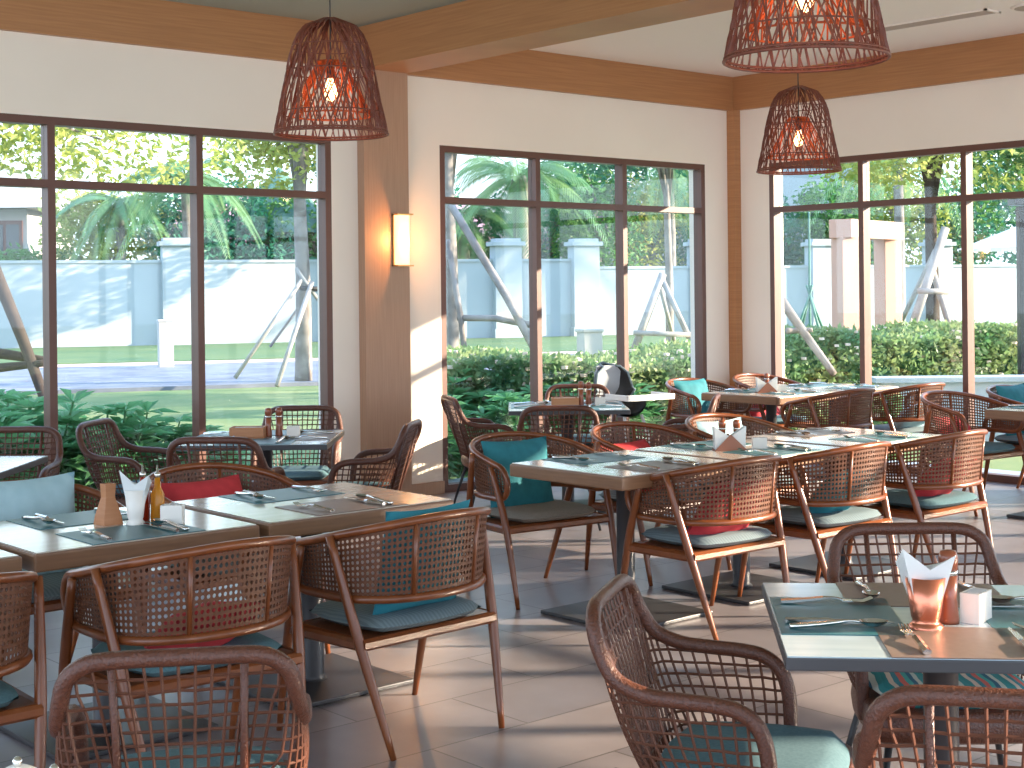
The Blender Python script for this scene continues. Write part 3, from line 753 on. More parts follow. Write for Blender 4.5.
# rattan group by the left window
def rc(lat, d, head, label, pad='pad_blue'):   # head: 0 = facing away, +90 = facing left
    c = W(lat, d); rattan_chair(c.x, c.y, AX+math.radians(head), label, pad)
def dt(lat, d, rot=0): c = W(lat, d); return (c.x, c.y)
diag_table(-1.90, -1.05, 8.24, 9.10, 'square table with dark edge before the left window')
TW = 'the square table before the left window'; cc = dt(-1.475, 8.67)
for a, s_, mm in ((0, 'the near side', 'teal'), (PI/2, 'the right side', 'taupe'), (PI, 'the far side', 'teal'), (-PI/2, 'the left side', 'teal')):
    setting(cc, AX, a, .26, TW, s_, mm, items='fs')
rc(-1.56, 8.10, -6, 'rattan armchair seen from behind at the near side of the left-window table')
rc(-2.22, 8.85, -100, 'rattan armchair left of the left-window table, turned to the right')
rc(-1.42, 9.55, 180, 'rattan armchair on the window side of the left-window table')
rc(-.92, 8.65, 82, 'rattan armchair in front of the wooden column, facing left')
diag_table(-3.35, -2.48, 6.95, 7.80, 'blue-sheened table corner at the left edge of the view')
rc(-2.88, 8.18, 180, 'rattan armchair at the left edge by the window, behind the table corner')
# rattan group by the middle window
diag_table(-.035, .83, 10.37, 11.20, 'square table with dark edge before the middle window')
TM = 'the square table before the middle window'; cc2 = dt(.3975, 10.785)
for a, s_, mm in ((0, 'the near side', 'teal'), (PI/2, 'the right side', 'teal'), (PI, 'the far side', 'taupe'), (-PI/2, 'the left side', 'teal')):
    setting(cc2, AX, a, .26, TM, s_, mm, items='fs')
rc(-.15, 10.75, -75, 'rattan armchair with black legs at the left of the middle-window table', 'pad_taupe')
rc(.30, 9.98, 0, 'rattan armchair seen from behind before the middle-window table')
rc(.52, 11.50, 180, 'rattan armchair on the window side of the middle-window table')
rc(1.13, 10.55, 78, 'dark rattan armchair right of the middle-window table, facing left')
# foreground
RF = math.radians(7)*-1
c = W(1.09, 3.76)
t = diag_table(.665, 1.515, 3.33, 4.19, 'foreground table with copper cup of napkins', rot=math.radians(-6))
t.location = (c.x, c.y, 0)
TFG = 'the foreground table'; cf = (c.x, c.y); rf = AX+math.radians(-6)
setting(cf, rf, -PI/2, .262, TFG, 'the left side', 'teal', items='fsk')
setting(cf, rf, PI/2, .262, TFG, 'the right side', 'teal', items='fsk')
setting(cf, rf, 0, .275, TFG, 'the near side', 'taupe', items='fk', shift=.03)
setting(cf, rf, PI, .275, TFG, 'the far side', 'taupe', items='fs')
rc(.56, 3.66, -106, 'rattan armchair seen from the side in the foreground, blue-grey seat')
rc(1.0, 3.07, -14, 'rattan armchair at the bottom right corner, back towards the viewer')
rc(1.265, 4.36, 180, 'rattan armchair behind the foreground table, multicoloured striped seat', 'pad_stripe')
rc(-.775, 3.46, 9, 'nearest rattan armchair, back view, at the bottom left')
rc(-.17, 2.15, 90, 'rattan armchair below the view, only its curled back tip showing at the bottom')
diag_table(-1.55, -.62, 1.50, 2.36, 'dark-edged table just under the bottom left corner of the view')
def lidded_jar(lat, d, label):
    q = W(lat, d); t = thing('lidded_jar', label, 'jar', (q.x, q.y, .75), 0, 'lidded jars at the bottom left corner')
    MB().lathe([(.028, 0), (.031, .008), (.031, .085), (.029, .095)], 20).build('body', M['ceramic'], t, smooth=True)
    MB().lathe([(.032, .095), (.031, .103), (.018, .110), (.0, .112)], 20, caps=False).build('lid', M['ceramic'], t, smooth=True)
    MB().lathe([(.004, .110), (.008, .116), (.008, .122), (.003, .127)], 12).build('knob', M['steel'], t, smooth=True)
lidded_jar(-.785, 2.30, 'left lidded jar with steel knob, bottom left corner')
lidded_jar(-.715, 2.26, 'right lidded jar with steel knob, bottom left corner')
# tableware centre pieces
q = W(1.02, 3.64)
napkin_cup(q.x, q.y, .75, 'shiny copper cup on the foreground table', 'white napkins fanned out of the copper cup')
q = W(1.095, 3.70); pepper_mill(q.x, q.y, .75, 'tall wooden pepper mill beside the copper cup', .185, .026)
q = W(1.17, 3.72); sugar_box(q.x, q.y, .75, AX+.9, 'cream sachet box right of the copper cup', (.085, .05, .075))
pyramid_holder(5.93, 5.05, .75, AX+.1, C2)
pepper_mill(6.05, 5.10, .75, 'dark pepper mill just right of the centre-row napkin holder', .15)
pepper_mill(5.99, 5.15, .75, 'dark pepper mill directly behind the centre-row napkin holder', .15)
sugar_box(6.09, 4.98, .75, AX, 'white sachet box right of the centre-row napkin holder')
pyramid_holder(9.42, 7.62, .75, AX+.1, 'the corner table')
pepper_mill(9.52, 7.70, .75, 'dark pepper mill behind the corner-table napkin holder', .15)
sugar_box(9.56, 7.58, .75, AX, 'white sachet box on the corner table')
q = W(-1.57, 8.66); wooden_caddy(q.x, q.y, .75, AX, 'open wooden caddy of napkins on the left-window table')
q = W(-1.46, 8.72); pepper_mill(q.x, q.y, .75, 'pair-left pepper mill on the left-window table, next to the caddy', .17)
q = W(-1.40, 8.74); pepper_mill(q.x, q.y, .75, 'pair-right pepper mill on the left-window table, next to the white box', .17)
q = W(-1.31, 8.72); sugar_box(q.x, q.y, .75, AX, 'white sachet box on the left-window table')
q = W(.38, 10.75); wooden_caddy(q.x, q.y, .75, AX, 'open wooden caddy of napkins on the middle-window table')
q = W(.50, 10.80); pepper_mill(q.x, q.y, .75, 'pepper mill on the middle-window table, beside the caddy', .18)
q = W(.56, 10.84); pepper_mill(q.x, q.y, .75, 'pepper mill farther back on the middle-window table', .17)
q = W(.64, 10.78); sugar_box(q.x, q.y, .75, AX, 'white sachet box on the middle-window table')
# oil bottle set
q = W(-1.475, 5.45); 
t = thing('napkin_stand', 'flared wooden napkin stand beside the oil bottles', 'napkin holder', (q.x-.03, q.y+.02, .75), AX)
MB().lathe([(.055, 0), (.05, .03), (.026, .10), (.03, .15), (.026, .15), (.022, .10), (.0, .03)], 4, caps=False).build('body', M['box_wood'], t)
q = W(-1.43, 5.42); napkin_cup(q.x+.02, q.y-.02, .75, 'white cup of napkins before the oil bottles', 'white napkins standing in the white cup by the oil bottles', 'ceramic', .8)
q = W(-1.40, 5.52); oil_bottle(q.x, q.y, .75, 'cruet of dark red vinegar, the left one', 'vinegar')
q = W(-1.34, 5.50); oil_bottle(q.x, q.y, .75, 'cruet of golden oil, the right one', 'oil')
q = W(-1.37, 5.60); pepper_mill(q.x, q.y, .75, 'small pepper mill behind the oil cruets', .14)
q = W(-1.27, 5.44); sugar_box(q.x, q.y, .75, AX, 'white sachet box right of the oil cruets', (.08, .05, .07))

# ------------------------------------------------------------------ high chair
q = W(.86, 11.95)
t = thing('high_chair', 'black and white baby high chair by the middle window', 'high chair', (q.x, q.y, 0), AX+math.radians(-150))
vs = []; fs = []; n = 14; b = MB()
prof = [(.16, .60, .17), (.0, .585, .18), (-.12, .60, .18), (-.17, .68, .185), (-.20, .80, .18), (-.22, .92, .15), (-.225, 1.0, .08)]
for (y, z, hw) in prof:
    for k in range(n+1):
        a = -1+2*k/n; lift = .10*abs(a)**3 if z < .7 else 0; fwd = .14*abs(a)**3 if z >= .65 else 0
        vs.append((a*hw, y+fwd, z+lift+(0 if z < .99 else -.03*abs(a))))
for j in range(len(prof)-1):
    for k in range(n): i = j*(n+1)+k; fs.append((i, i+1, i+n+2, i+n+1))
o_ = len(vs); vs += [(x, y+.0, z-.025) if j < 3*(n+1) else (x, y-.025, z) for j, (x, y, z) in enumerate(vs)]
fs += [tuple(i+o_ for i in f)[::-1] for f in fs]
b.add(vs, fs).build('seat_shell', M['black'], t, smooth=True)
MB().box((0, -.165, .83), (.24, .02, .30), rx=-.16).build('back_pad', mat('pad_grey', (.45, .47, .50), .9), t, bevel=.008)
rimp = [vs[j*(n+1)] for j in range(len(prof))] + [vs[6*(n+1)+k] for k in range(1, n)] + [vs[j*(n+1)+n] for j in range(len(prof)-1, -1, -1)]
MB().tube(rimp, .010, 6).build('shell_rim', M['pad'], t, smooth=True)
MB().box((0, .30, .735), (.46, .32, .02)).box((0, .455, .755), (.46, .015, .03)).box((.222, .30, .755), (.015, .30, .03)).box((-.222, .30, .755), (.015, .30, .03)).build('tray', M['white_plastic'], t, bevel=.004)
for sx in (-1, 1):
    for sy in (-1, 1):
        MB().tube([(sx*.26, sy*.27, 0), (sx*.14, sy*.12, .585)], .014, 8).build('leg', M['white_plastic'], t, smooth=True)
    MB().box((sx*.19, .12, .705), (.02, .22, .03), rx=.1).build('tray_arm', M['white_plastic'], t)
MB().tube([(-.2, .19, .27), (.2, .19, .27)], .01, 6).build('footrest', M['white_plastic'], t)

# ------------------------------------------------------------------ outdoors
struct('terrain_lawn', MB().b2((-60, YW+.2, -.25), (120, 130, -.12)).b2((XC+.2, -60, -.25), (120, YW+.2, -.12)), M['grass'])
def strip(name, m, off0, off1, z, l0=-26, l1=40, k=.35, zt=.02):      # strips parallel to the garden wall
    b = MB(); P = [W(l0, off0+k*l0), W(l1, off0+k*l1), W(l1, off1+k*l1), W(l0, off1+k*l0)]
    b.add([(p.x, p.y, z) for p in P]+[(p.x, p.y, z-zt-.15) for p in P], [(0, 3, 2, 1), (4, 5, 6, 7), (0, 1, 5, 4), (1, 2, 6, 5), (2, 3, 7, 6), (3, 0, 4, 7)])
    o = b.build(name, m); o['kind'] = 'structure'; return o
strip('ground_path', M['path'], 28.5, 37.5, -.05)
strip('ground_kerb', M['kerb'], 37.5, 37.9, .0)
strip('ground_far_lawn', M['lawn_far'], 37.9, 50, .02)
struct('ground_terrace', MB().b2((3, YW+.2, -.12), (XC+1.4, YW+.75, -.02)).b2((XC+.2, -6, -.12), (XC+.9, YW+.2, -.02)), M['apron'])
def wallpt(u, off=50): d = off/(1-.35*u); return u*d, d
gw = thing('garden_wall', 'long white garden wall with capped pillars beyond the lawn', 'wall')
b = MB(); cp = MB()
wa = math.atan2(*(W(1, .35).yx))
def seg(l0, l1, h):
    a, c_ = W(l0, 50+.35*l0), W(l1, 50+.35*l1); m_ = (a+c_)/2; L_ = (c_-a).length
    b.box((m_.x, m_.y, h/2), (L_, .25, h), wa); cp.box((m_.x, m_.y, h+.03), (L_, .34, .09), wa)
seg(-30, 2.9, 2.62); seg(2.9, 40, 2.35)
b.build('wall_body', M['garden_wall'], gw); cp.build('coping', M['garden_wall'], gw)
for u in (-.40, -.228, -.115, -.004, .049, .13, .21, .29, .37):
    l, d = wallpt(u); P = W(l, d-.15); h = 3.15
    pb = MB().box((P.x, P.y, h/2), (.95, .6, h), wa).box((P.x, P.y, h+.05), (1.15, .8, .14), wa).box((P.x, P.y, h+.17), (.9, .55, .12), wa).box((P.x, P.y, .15), (1.05, .7, .35), wa)
    pb.build('pillar', M['garden_wall'], gw, bevel=.01)
# foliage builders
def leaves(b, c, rad, n, size, rnd, flat=1.0, asp=.45):
    for _ in range(n):
        while True:
            p = Vector((rnd.uniform(-1, 1), rnd.uniform(-1, 1), rnd.uniform(-1, 1)))
            if p.length <= 1: break
        if p.length > .05: p = p*(p.length**-.4)
        q = Vector(c) + Vector((p.x*rad[0], p.y*rad[1], p.z*rad[2]))
        d = Vector((rnd.gauss(0, 1), rnd.gauss(0, 1), rnd.gauss(0, .7)-.2)).normalized(); s = size*rnd.uniform(.6, 1.3)
        e = d.orthogonal().normalized(); e = Matrix.Rotation(rnd.uniform(0, 6.28), 3, d) @ e; nn = d.cross(e)
        m0 = q+d*s*.5
        b.add([q, m0+e*s*asp*.5+nn*s*.06, q+d*s, m0-e*s*asp*.5+nn*s*.06], [(0, 1, 2, 3)])
def tree(lat, d, h, label, m='leaf_g', tr=.15, crown=None, n=1600, size=.28, seed=1, bark='bark', blobs=7, base=0, name='tree', lean=(0, 0), group=None):
    rnd = random.Random(seed); P = W(lat, d, base)
    t = thing(name, label, 'tree', (P.x, P.y, base), 0, group)
    cr_ = crown or (h*.35, h*.35, h*.3); cz = h-cr_[2]
    tip = Vector((lean[0], lean[1], cz*1.0))
    b = MB(); b.tube(smooth_path([(0, 0, -.15), (lean[0]*.2+.03, .02, cz*.35), (lean[0]*.6-.04, lean[1]*.6, cz*.7), tip], 4), [tr*(1.15-.55*i/12) for i in range(13)], 8)
    lv = MB(); per = n//blobs
    for k in range(blobs):
        a = rnd.uniform(0, 6.28); rr_ = rnd.uniform(.25, .75); c_ = Vector((cr_[0]*rr_*math.cos(a), cr_[1]*rr_*math.sin(a), rnd.uniform(-.6, .75)*cr_[2])) + tip
        b.tube([tip*.62, (tip*.7+c_*.3)+Vector((0, 0, .1)), c_], [tr*.45, tr*.3, tr*.1], 5)
        leaves(lv, c_, (cr_[0]*.55, cr_[1]*.55, cr_[2]*.5), per, size, rnd)
    b.build('trunk', M[bark], t, smooth=True); lv.build('crown', M[m], t)
    return t
def palm(lat, d, h, label, seed=1, fl=2.6, tr=.17, nf=16, m='leaf_p', group=None):
    rnd = random.Random(seed); P = W(lat, d); t = thing('palm_tree', label, 'palm tree', (P.x, P.y, 0), 0, group)
    MB().tube(smooth_path([(0, 0, -.15), (.1, 0, h*.4), (.05, 0, h*.75), (0, 0, h)], 4), [tr*1.3]+[tr]*11+[tr*.8], 8).build('trunk', M['bark'], t, smooth=True)
    b = MB()
    for k in range(nf):
        a = 2*PI*k/nf + rnd.uniform(-.2, .2); up = rnd.uniform(-.3, 1.1); L_ = fl*rnd.uniform(.8, 1.1)
        dv = Vector((math.cos(a), math.sin(a), 0)); pts = []
        for i in range(12):
            s_ = i/11; pts.append(Vector((0, 0, h)) + dv*L_*s_*(1-.12*s_) + Vector((0, 0, L_*(up*s_*.7 - .75*s_*s_*(1+.3*(1-up))))))
        b.tube(pts, [.025*(1-.8*i/11) for i in range(12)], 4)
        sd_ = dv.cross(Vector((0, 0, 1)))
        for i in range(44):
            s_ = .1+.9*i/44; f_ = s_*11; j = min(int(f_), 10); p = pts[j].lerp(pts[j+1], f_-j); tg = (pts[j+1]-pts[j]).normalized()
            ll = .55*math.sin(PI*min(1, s_*.85+.1))+.1
            for sg in (-1, 1):
                dd = (sd_*sg*.8+tg*.55+Vector((0, 0, -.45))).normalized()*ll*(L_/2.6); b.add([p, p+dd*.4+tg*.035, p+dd, p+dd*.4-tg*.035], [(0, 1, 2, 3)])
    b.build('fronds', M[m], t); return t
def pole_set(lat, d, h, spread, label, r=.05, m='pole', n=3, rot=0, name='tree_stakes', base=-.1, brace=True):
    P = W(lat, d); t = thing(name, label, 'tree stakes', (P.x, P.y, base), AX+rot); ps = []
    for k in range(n):
        a = 2*PI*k/n; f_ = Vector((spread*math.cos(a), spread*math.sin(a), 0)); tp = Vector((-.08*math.cos(a), -.08*math.sin(a), h+.15)); ps.append((f_, tp))
        MB().tube([f_, f_.lerp(tp, .5)+Vector((.01, .02, 0)), tp], [r, r*.9, r*.75], 7).build('stake', M[m], t, smooth=True)
    if brace:
        for k in range(n):
            a_, b_ = ps[k][0].lerp(ps[k][1], .42), ps[(k+1) % n][0].lerp(ps[(k+1) % n][1], .42)
            MB().tube([a_, b_], r*.6, 6).build('brace', M[m], t, smooth=True)
    return t
def single_pole(p0, p1, r, label, m='pole', name='stake_pole'):
    b = MB(); p0, p1 = Vector(p0), Vector(p1); mid = p0.lerp(p1, .5)+Vector((.03, .03, 0)); b.tube(smooth_path([p0, mid, p1], 4), [r*(1-.04*i) for i in range(9)], 8)
    return tag(b.build(name, M[m], None, smooth=True), label, 'pole')
def atp(px, py, d):                 # a point seen in direction (px,py) at a paced distance d
    y = 291 - .0108*(px-512); return W((px-512)/1464*d, d, 1.6-(py-y)/1464*d)
# near-window leafy plants
def m_plant(seed, m, hh=.62, nst=15, ll=.19):
    def f():
        rnd = random.Random(seed); b = MB()
        for k in range(nst):
            a = rnd.uniform(0, 6.28); r_ = rnd.uniform(.02, .32); c_ = Vector((r_*math.cos(a), r_*math.sin(a), hh*rnd.uniform(.55, 1.05)))
            b.tube([(c_.x*.3, c_.y*.3, 0), c_], .006, 4)
            for wh in range(4):
                q = c_ - Vector((0, 0, wh*.09)) - Vector((c_.x*.15*wh, c_.y*.15*wh, 0))
                for i in range(8):
                    aa = 2*PI*i/8+wh*.4+rnd.uniform(-.2, .2); up = rnd.uniform(.1, .9)-wh*.12; L_ = ll*rnd.uniform(.7, 1.15)
                    dv = Vector((math.cos(aa), math.sin(aa), up)).normalized(); sd_ = Vector((-math.sin(aa), math.cos(aa), 0))
                    p1 = q+dv*L_*.5; p2 = q+dv*L_+Vector((0, 0, -.25*L_)); w_ = .028*rnd.uniform(.8, 1.2)
                    b.add([q, p1+sd_*w_, p2, p1-sd_*w_], [(0, 1, 2, 3)])
        return b.mesh('foliage', M[m])
    return f
PL = [('left', x) for x in (3.1, 3.65, 4.15, 4.6, 5.0)]
k = 0
names = ['leafy shrub outside the left window, {}']
def plant(x, y, sc, label, key, m='leaf_s', z=-.1, hh=.62, rz=0):
    o = ob('leafy_shrub', cached(('pl', key, m), m_plant(key, m, hh)), None, (x, y, z)); o.scale = (sc, sc, sc); o.rotation_euler = (0, 0, rz); tag(o, label, 'shrub', 'leafy shrubs outside the windows'); return o
rowL = [(3.5, 10.1), (4.0, 9.95), (4.35, 10.35), (4.75, 10.0), (5.2, 10.35), (5.62, 10.0), (3.6, 10.8), (4.4, 10.95), (5.1, 11.0)]
sizes = [1.4, 1.35, 1.45, 1.3, 1.25, 1.05, 1.5, 1.45, 1.2]
wheres = ['at the far left of the left window', 'behind the rattan chair at the left edge', 'left of the first mullion top row', 'just right of the leftmost visible mullion', 'in the middle of the second pane', 'by the mullion next to the caddy table', 'second row, at the far left', 'second row, behind the leaning log', 'second row, under the lawn in the second pane']
for (x, y), s_, wh in zip(rowL, sizes, wheres): k += 1; plant(x, y, s_, 'green shrub outside the left window, ' + wh, k % 4, rz=k)
for i, (x, y, s_) in enumerate([(6.1, 10.2, .55), (6.5, 10.15, .5), (5.95, 10.9, .6)]): plant(x, y, s_, 'small low shrub outside the left window, ' + ['beside the right jamb', 'beyond the right jamb', 'on the lawn edge'][i], i, rz=i)
rowM = [(7.75, 10.0), (8.2, 10.3), (8.65, 10.05), (9.1, 10.4), (9.6, 10.1), (10.05, 10.45), (10.5, 10.15), (11.0, 10.5), (7.9, 10.9), (8.8, 11.0), (9.7, 11.1), (10.6, 11.1), (11.5, 11.0)]
wm = ['lowest at the left jamb', 'behind the left rattan chair', 'in the left pane before the hedge', 'at the first mullion', 'behind the caddy', 'left of the high chair', 'behind the high chair', 'below the tray', 'second row at the left jamb', 'second row, first pane', 'second row, middle pane', 'second row, right pane', 'second row, by the right jamb']
for i, ((x, y), wh) in enumerate(zip(rowM, wm)): plant(x, y, 1.15 if i < 8 else 1.35, 'broad-leaved shrub outside the middle window, ' + wh, i % 4, rz=i*1.3)
# clipped hedges
def hedge(pts, wd, h, label, m='leaf_h', n=5000, size=.10, z0=-.1, name='hedge', flowers=True, seed=3):
    t = thing(name, label, 'hedge'); rnd = random.Random(seed); b = MB(); core = MB(); fl = MB()
    tot = sum((Vector(pts[i+1])-Vector(pts[i])).length for i in range(len(pts)-1))
    for i in range(len(pts)-1):
        a, c_ = Vector(pts[i]), Vector(pts[i+1]); L_ = (c_-a).length; d_ = (c_-a)/L_; nn = Vector((-d_.y, d_.x)); mid = (a+c_)/2
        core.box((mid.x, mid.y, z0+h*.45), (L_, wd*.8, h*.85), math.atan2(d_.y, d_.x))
        for _ in range(int(n*L_/tot)):
            s_ = rnd.uniform(0, L_); face = rnd.random()
            if face < .5: off, z = rnd.uniform(-wd/2, wd/2), h*(1+.07*math.sin(s_*2.3)+rnd.uniform(-.06, .05))
            else: off, z = rnd.choice((-1, 1, -1))*wd/2*rnd.uniform(.85, 1.05), rnd.uniform(0, h)
            q = a+d_*s_+nn*off; q = Vector((q.x, q.y, z0+z)); s2 = size*rnd.uniform(.7, 1.3)
            dv = Vector((rnd.gauss(0, 1), rnd.gauss(0, 1), rnd.gauss(.4, .8))).normalized(); e = dv.orthogonal().normalized(); e = Matrix.Rotation(rnd.uniform(0, 6.28), 3, dv) @ e
            b.add([q, q+dv*s2*.5+e*s2*.25, q+dv*s2, q+dv*s2*.5-e*s2*.25], [(0, 1, 2, 3)])
            if flowers and rnd.random() < .011: fl.box(q+Vector((0, 0, .03)), (.05, .05, .03), rnd.random())
    core.build('inner_twigs', M['leaf_t'], t); b.build('foliage', M[m], t)
    if fl.v: fl.build('blossoms', M['flower'], t)
w2 = lambda l, d: tuple(W(l, d)[:2])
hedge([w2(-1.0, 15.0), w2(2.5, 16.2)], 2.2, .95, 'clipped flowering hedge outside the middle window', n=30000, size=.075)
hedge([w2(2.9, 18.5), w2(9.5, 21.5)], 2.0, 1.05, 'tall flowering hedge outside the right windows', n=34000, size=.09, seed=5)
hedge([w2(2.55, 14.3), w2(3.7, 14.5)], .7, .62, 'low hedge close outside the right window', n=9000, size=.06, seed=6)
# planter wall outside the right windows
t = thing('planter_wall', 'low blue-grey planter wall outside the right windows', 'planter')
P = W(5.45, 15.5); MB().box((P.x, P.y, .25), (3.2, .3, .7), AX).build('wall_body', M['apron'], t, bevel=.01); MB().box((P.x, P.y, .62), (3.3, .38, .05), AX).build('coping', M['apron'], t)
# trees with stakes
tree(-7.6, 19.0, 5.5, 'tall tree with feathery yellow-green leaves at the far left', 'leaf_y', .14, (3.4, 3.0, 1.2), 14000, .14, seed=2, blobs=12)
tree(-3.95, 27.6, 6.2, 'pale-trunked tree with stakes at the right of the left window', 'leaf_y', .15, (1.8, 1.8, 1.4), 5000, .16, seed=4, blobs=7)
single_pole(atp(-6, 268, 18.5), atp(48, 412, 17.5), .085, 'thick leaning log stake at the left edge of the window', 'bark_d', 'log_stake')
single_pole(atp(-12, 352, 18.0), atp(47, 361, 18.0), .07, 'horizontal upper brace log at the left edge', 'bark_d', 'log_brace')
single_pole(atp(-12, 369, 17.9), atp(44, 363, 17.8), .06, 'horizontal lower brace log at the left edge', 'bark_d', 'log_brace')
t = thing('tree_stakes', 'slanting pale stakes around the pale-trunked tree', 'tree stakes')
for (a, c_, r) in (((234, 378, 26.8), (302, 280, 27.3), .04), ((276, 386, 26.0), (312, 282, 27.2), .045), ((270, 346, 30), (304, 300, 27.9), .03), ((296, 268, 27.3), (318, 300, 27.3), .035)):
    MB().tube([atp(*a), atp(*c_)], r, 7).build('stake', M['pole'], t, smooth=True)
t2 = MB().tube([(P0 := atp(300, 288, 27.3)), atp(318, 289, 27.3)], .05, 6).build('rubber_tie', M['black'], t, smooth=True)
tree(-1.05, 25.0, 6.2, 'pale tree trunk at the left jamb of the middle window', 'leaf_p', .13, (1.7, 1.6, 1.1), 3500, .18, seed=7, blobs=6)
t = thing('tree_stakes', 'long leaning dark stakes seen in the middle window', 'tree stakes')
for (a, c_, r) in (((560, 399, 20.6), (449, 200, 22), .06), ((469, 401, 21.5), (448, 240, 22), .045), ((458, 318, 21.8), (530, 325, 21.2), .05)):
    MB().tube([atp(*a), atp((a[0]+c_[0])/2+2, (a[1]+c_[1])/2-3, (a[2]+c_[2])/2), atp(*c_)], r, 7).build('stake', M['bark'], t, smooth=True)
tree(2.95, 27.5, 6.4, 'tree between tripod stakes in the right pane of the middle window', 'leaf_t', .075, (2.2, 2.0, 1.4), 6000, .17, seed=8, blobs=8)
def stakes(label, L_, m='pole'):
    t = thing('tree_stakes', label, 'tree stakes')
    for (a, c_, r) in L_: MB().tube([atp(*a), atp(*c_)], r, 7).build('stake', M[m], t, smooth=True)
stakes('pale tripod stakes in the right pane of the middle window', (((631, 356, 25), (663, 274, 25.4), .07), ((692, 345, 25), (661, 276, 25.4), .05), ((676, 350, 27), (659, 282, 26), .04), ((633, 333, 25), (692, 335, 25), .045)))
tree(6.75, 23.5, 6.0, 'tree with dark trunk beside the pink stone portal', 'leaf_y', .11, (2.2, 2.0, 1.5), 7000, .14, seed=9, blobs=8, bark='bark_d')
stakes('pale crossed stakes beside the pink stone portal', (((903, 352, 22), (946, 228, 22.4), .07), ((958, 355, 22), (930, 262, 22.4), .05), ((892, 340, 24), (936, 250, 23), .04), ((918, 291, 21.9), (948, 292, 22), .045)))
tree(8.9, 24.0, 5.6, 'young leafy tree behind the white parasol', 'leaf_g', .10, (1.6, 1.6, 1.6), 4500, .14, seed=10, blobs=7)
pole_set(5.9, 29.0, .95, .40, 'small green tripod of stakes in the left pane of the right window', .03, 'pole_green', rot=.4, n=4, brace=False, base=.55)
P = W(5.9, 29); single_pole((P.x, P.y, -.1), (P.x, P.y, 3.1), .03, 'thin sapling stem rising from the green tripod', 'pole_green', 'sapling_stem')
single_pole(atp(781, 300, 15.5), atp(833, 374, 15.0), .055, 'reddish leaning stake in the left pane of the right window', 'bark', 'leaning_stake')
single_pole(atp(786, 331, 15.3), atp(812, 330, 15.3), .035, 'short cross brace on the reddish leaning stake', 'bark', 'stake_brace')
tree(-3.9, 44.6, 6.2, 'added tree mostly behind the wooden column, dappling the garden wall with shade', 'leaf_t', .14, (1.9, 1.9, 1.7), 4000, .22, seed=51, blobs=8)  # added tree, placed to throw dappled shade on the garden wall
# bollards
def bollard(px, pyb, d, h, label):
    P = W((px-512)/1464*d, d); t = thing('path_bollard', label, 'bollard', (P.x, P.y, -.06), wa)
    MB().box((0, 0, h/2), (.33, .33, h)).build('body', M['house'], t, bevel=.015); MB().box((0, 0, h+.02), (.37, .37, .05)).build('cap', M['house'], t, bevel=.01)
bollard(165, 361, 33.5, 1.05, 'cream path bollard before the white wall pillar, left window')
bollard(589, 360, 24.0, .98, 'white square post beside the path, middle window')
# portal
t = thing('stone_portal', 'pinkish sandstone portal frame outside the right windows', 'portal')
for (px, d) in ((846, 20.5), (888, 21.6)):
    P = W((px-512)/1464*d, d); MB().box((P.x, P.y, 1.1), (.29, .29, 2.42), AX+.35).build('pillar', M['stone_pink'], t, bevel=.01)
a, c_ = W((846-512)/1464*20.5, 20.5), W((888-512)/1464*21.6, 21.6); m_ = (a+c_)/2; dd = c_-a
MB().box((m_.x, m_.y, 2.42), (dd.length+.34, .34, .26), math.atan2(dd.y, dd.x)).build('lintel', M['stone_pink'], t, bevel=.01)
# parasol
P = W(7.0, 18.0)
t = thing('parasol', 'white parasol on dark pole outside the far right window', 'parasol', (P.x, P.y, -.1))
MB().lathe([(1.5, 2.15), (.8, 2.42), (.05, 2.68)], 8, caps=False).build('canopy', M['canvas'], t)
MB().tube([(0, 0, 0), (0, 0, 2.7)], .035, 8).build('pole', M['black'], t); MB().lathe([(.3, 0), (.3, .08), (.06, .1)], 16).build('base', M['black'], t)
P = W(5.80, 16.6); t = thing('lamp_post', 'dark square post outside the far right window', 'post', (P.x, P.y, -.1), AX)
MB().box((0, 0, 1.3), (.12, .12, 2.6)).build('pole', M['black'], t, bevel=.01); MB().box((0, 0, 2.68), (.26, .26, .14)).build('cap', M['top_dark'], t, bevel=.01)
# backdrop: palms, trees, houses behind the wall
palm(-10.9, 49.0, 5.6, 'palm with slender trunk above the white wall, left window', 3, 3.0)
palm(-14.2, 53.0, 5.0, 'shorter palm before the pink roof, left window', 4, 2.6)
palm(.32, 56.0, 6.0, 'big palm in the left pane of the middle window', 5, 4.2, .32, 22)
palm(-2.0, 58.0, 4.7, 'smaller palm beside the big one, middle window', 6, 3.0, .3)
palm(6.5, 60.0, 7.0, 'palm in the right pane of the middle window', 7, 3.6)
palm(13.2, 50.0, 7.0, 'palm hanging over the centre of the right windows', 8, 3.2)
kinds = [('leaf_t', 'dark teal-green'), ('leaf_g', 'mid green'), ('leaf_y', 'yellowish'), ('leaf_t', 'deep green')]
spots = [(-22, 54, 3.6), (-18.0, 55, 3.3), (-15.2, 55, 5.4), (-12, 54, 5.9), (-9.6, 55, 5.4), (-7.2, 56, 5.6), (-4.5, 56, 5.8), (-1.7, 60, 4.6), (1.6, 62, 6.8), (3.6, 60, 8.0), (6.0, 62, 7.2), (8.4, 63, 8.4), (11.2, 64, 5.6), (14.0, 64, 6.2), (17.2, 65, 7.2), (20.4, 66, 6.8), (23.6, 67, 7.8)]
plc = ['above the left house', 'before the left house roof', 'before the pink roof, left part', 'over the wall in the second pane', 'right of the wall pillar', 'left of the pale trunk', 'behind the pale trunk', 'at the left jamb of the middle window', 'behind the big palm', 'in the middle pane, left side', 'in the middle pane, right side', 'in the right pane of the middle window', 'beside the white building, right windows', 'behind the portal', 'right of the portal', 'behind the staked tree', 'behind the parasol']
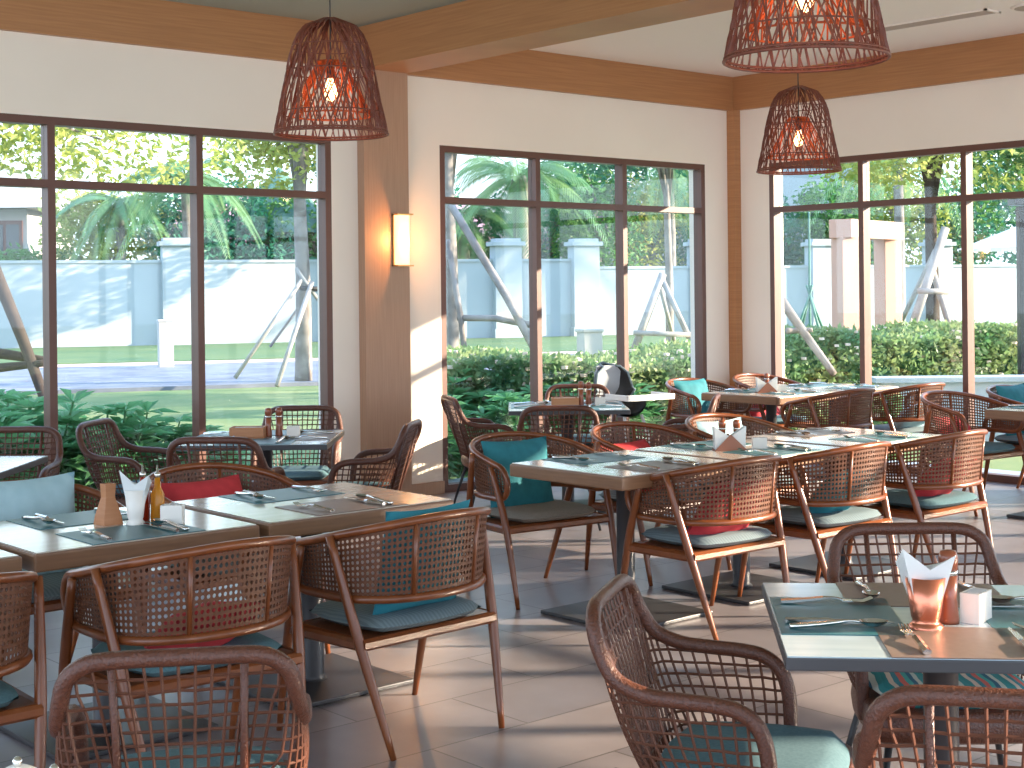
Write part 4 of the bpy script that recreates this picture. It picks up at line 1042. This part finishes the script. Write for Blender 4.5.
for i, ((l, d, h), wh) in enumerate(zip(spots, plc)):
    mk, ds = kinds[i % 4]
    tree(l, d, h, f'{ds} background tree {wh}', mk, .2, (2.3, 2.2, h*.42), 5000, .26, seed=20+i, blobs=11, name='background_tree', group='trees beyond the garden wall')
# house at left
P = W(-23.6, 60); t = thing('house', 'white house with grey roof at the far left beyond the wall', 'house', (P.x, P.y, 0), AX)
MB().box((0, 0, 2.6), (9.5, 6, 5.2)).build('wall_body', M['house'], t)
MB().add([(-5.8, -4, 5.0), (5.6, -4, 5.0), (5.6, 4, 5.0), (-5.8, 4, 5.0), (-3, 0, 7.0), (3, 0, 7.0)], [(0, 1, 5, 4), (1, 2, 5), (2, 3, 4, 5), (3, 0, 4), (3, 2, 1, 0)]).build('roof', M['roof_grey'], t)
for k in range(3):
    f = MB(); x = -2.3+3.1*k; wn = f.box((x, -3.02, 3.6), (1.35, .1, 1.9)).build('window', M['frame'], t)
    MB().box((x-.31, -3.08, 3.6), (.5, .04, 1.6)).box((x+.31, -3.08, 3.6), (.5, .04, 1.6)).build('pane', M['glass_dark'], wn)
P = W(-8.6, 68); t = thing('long_house', 'low building with long pink tiled roof, left window', 'house', (P.x, P.y, 0), AX+.1)
MB().box((0, 0, 1.8), (13, 5, 3.6)).build('wall_body', M['house'], t)
MB().box((0, -2.52, 3.0), (12, .06, .9)).build('window_band', M['glass_dark'], t)
MB().add([(-7.5, -4, 4.1), (7.5, -4, 4.1), (7.5, 4, 4.1), (-7.5, 4, 4.1), (-6, 0, 6.2), (6, 0, 6.2), (-7.5, -4, 3.75), (7.5, -4, 3.75), (7.5, 4, 3.75), (-7.5, 4, 3.75)], [(0, 1, 5, 4), (1, 2, 5), (2, 3, 4, 5), (3, 0, 4), (9, 8, 7, 6), (0, 6, 7, 1), (1, 7, 8, 2), (2, 8, 9, 3), (3, 9, 6, 0)]).build('roof', M['roof_pink'], t)
P = W(-9.0, 57); t = thing('thatched_hut', 'hut with steep dark green roof, third pane of the left window', 'hut', (P.x, P.y, 0))
MB().lathe([(1.3, 0), (1.3, 4.2)], 12).build('wall_body', M['house'], t); MB().lathe([(2.4, 3.9), (1.2, 5.3), (.05, 6.5)], 12, caps=False).build('roof', M['thatch'], t)
P = W(14.6, 74); t = thing('white_building', 'pale flat-roofed building in the left pane of the right window', 'building', (P.x, P.y, 0), AX)
MB().box((0, 0, 4.0), (7.0, 6, 8.0)).build('wall_body', M['garden_wall'], t); MB().box((0, 0, 8.1), (7.4, 6.4, .3)).build('roof_edge', M['house'], t)
for k in range(3): MB().box((-2+2*k, -3.03, 5.5), (1.1, .08, 1.4)).build('window', M['glass_dark'], t)
P = W(4.5, 78); t = thing('pale_house', 'pale house glimpsed behind trees in the middle window', 'house', (P.x, P.y, 0), AX)
MB().box((0, 0, 2.8), (14, 6, 5.6)).build('wall_body', M['house'], t); MB().add([(-7.6, -4, 5.5), (7.6, -4, 5.5), (7.6, 4, 5.5), (-7.6, 4, 5.5), (-5, 0, 7.6), (5, 0, 7.6)], [(0, 1, 5, 4), (1, 2, 5), (2, 3, 4, 5), (3, 0, 4), (3, 2, 1, 0)]).build('roof', M['roof_grey'], t)
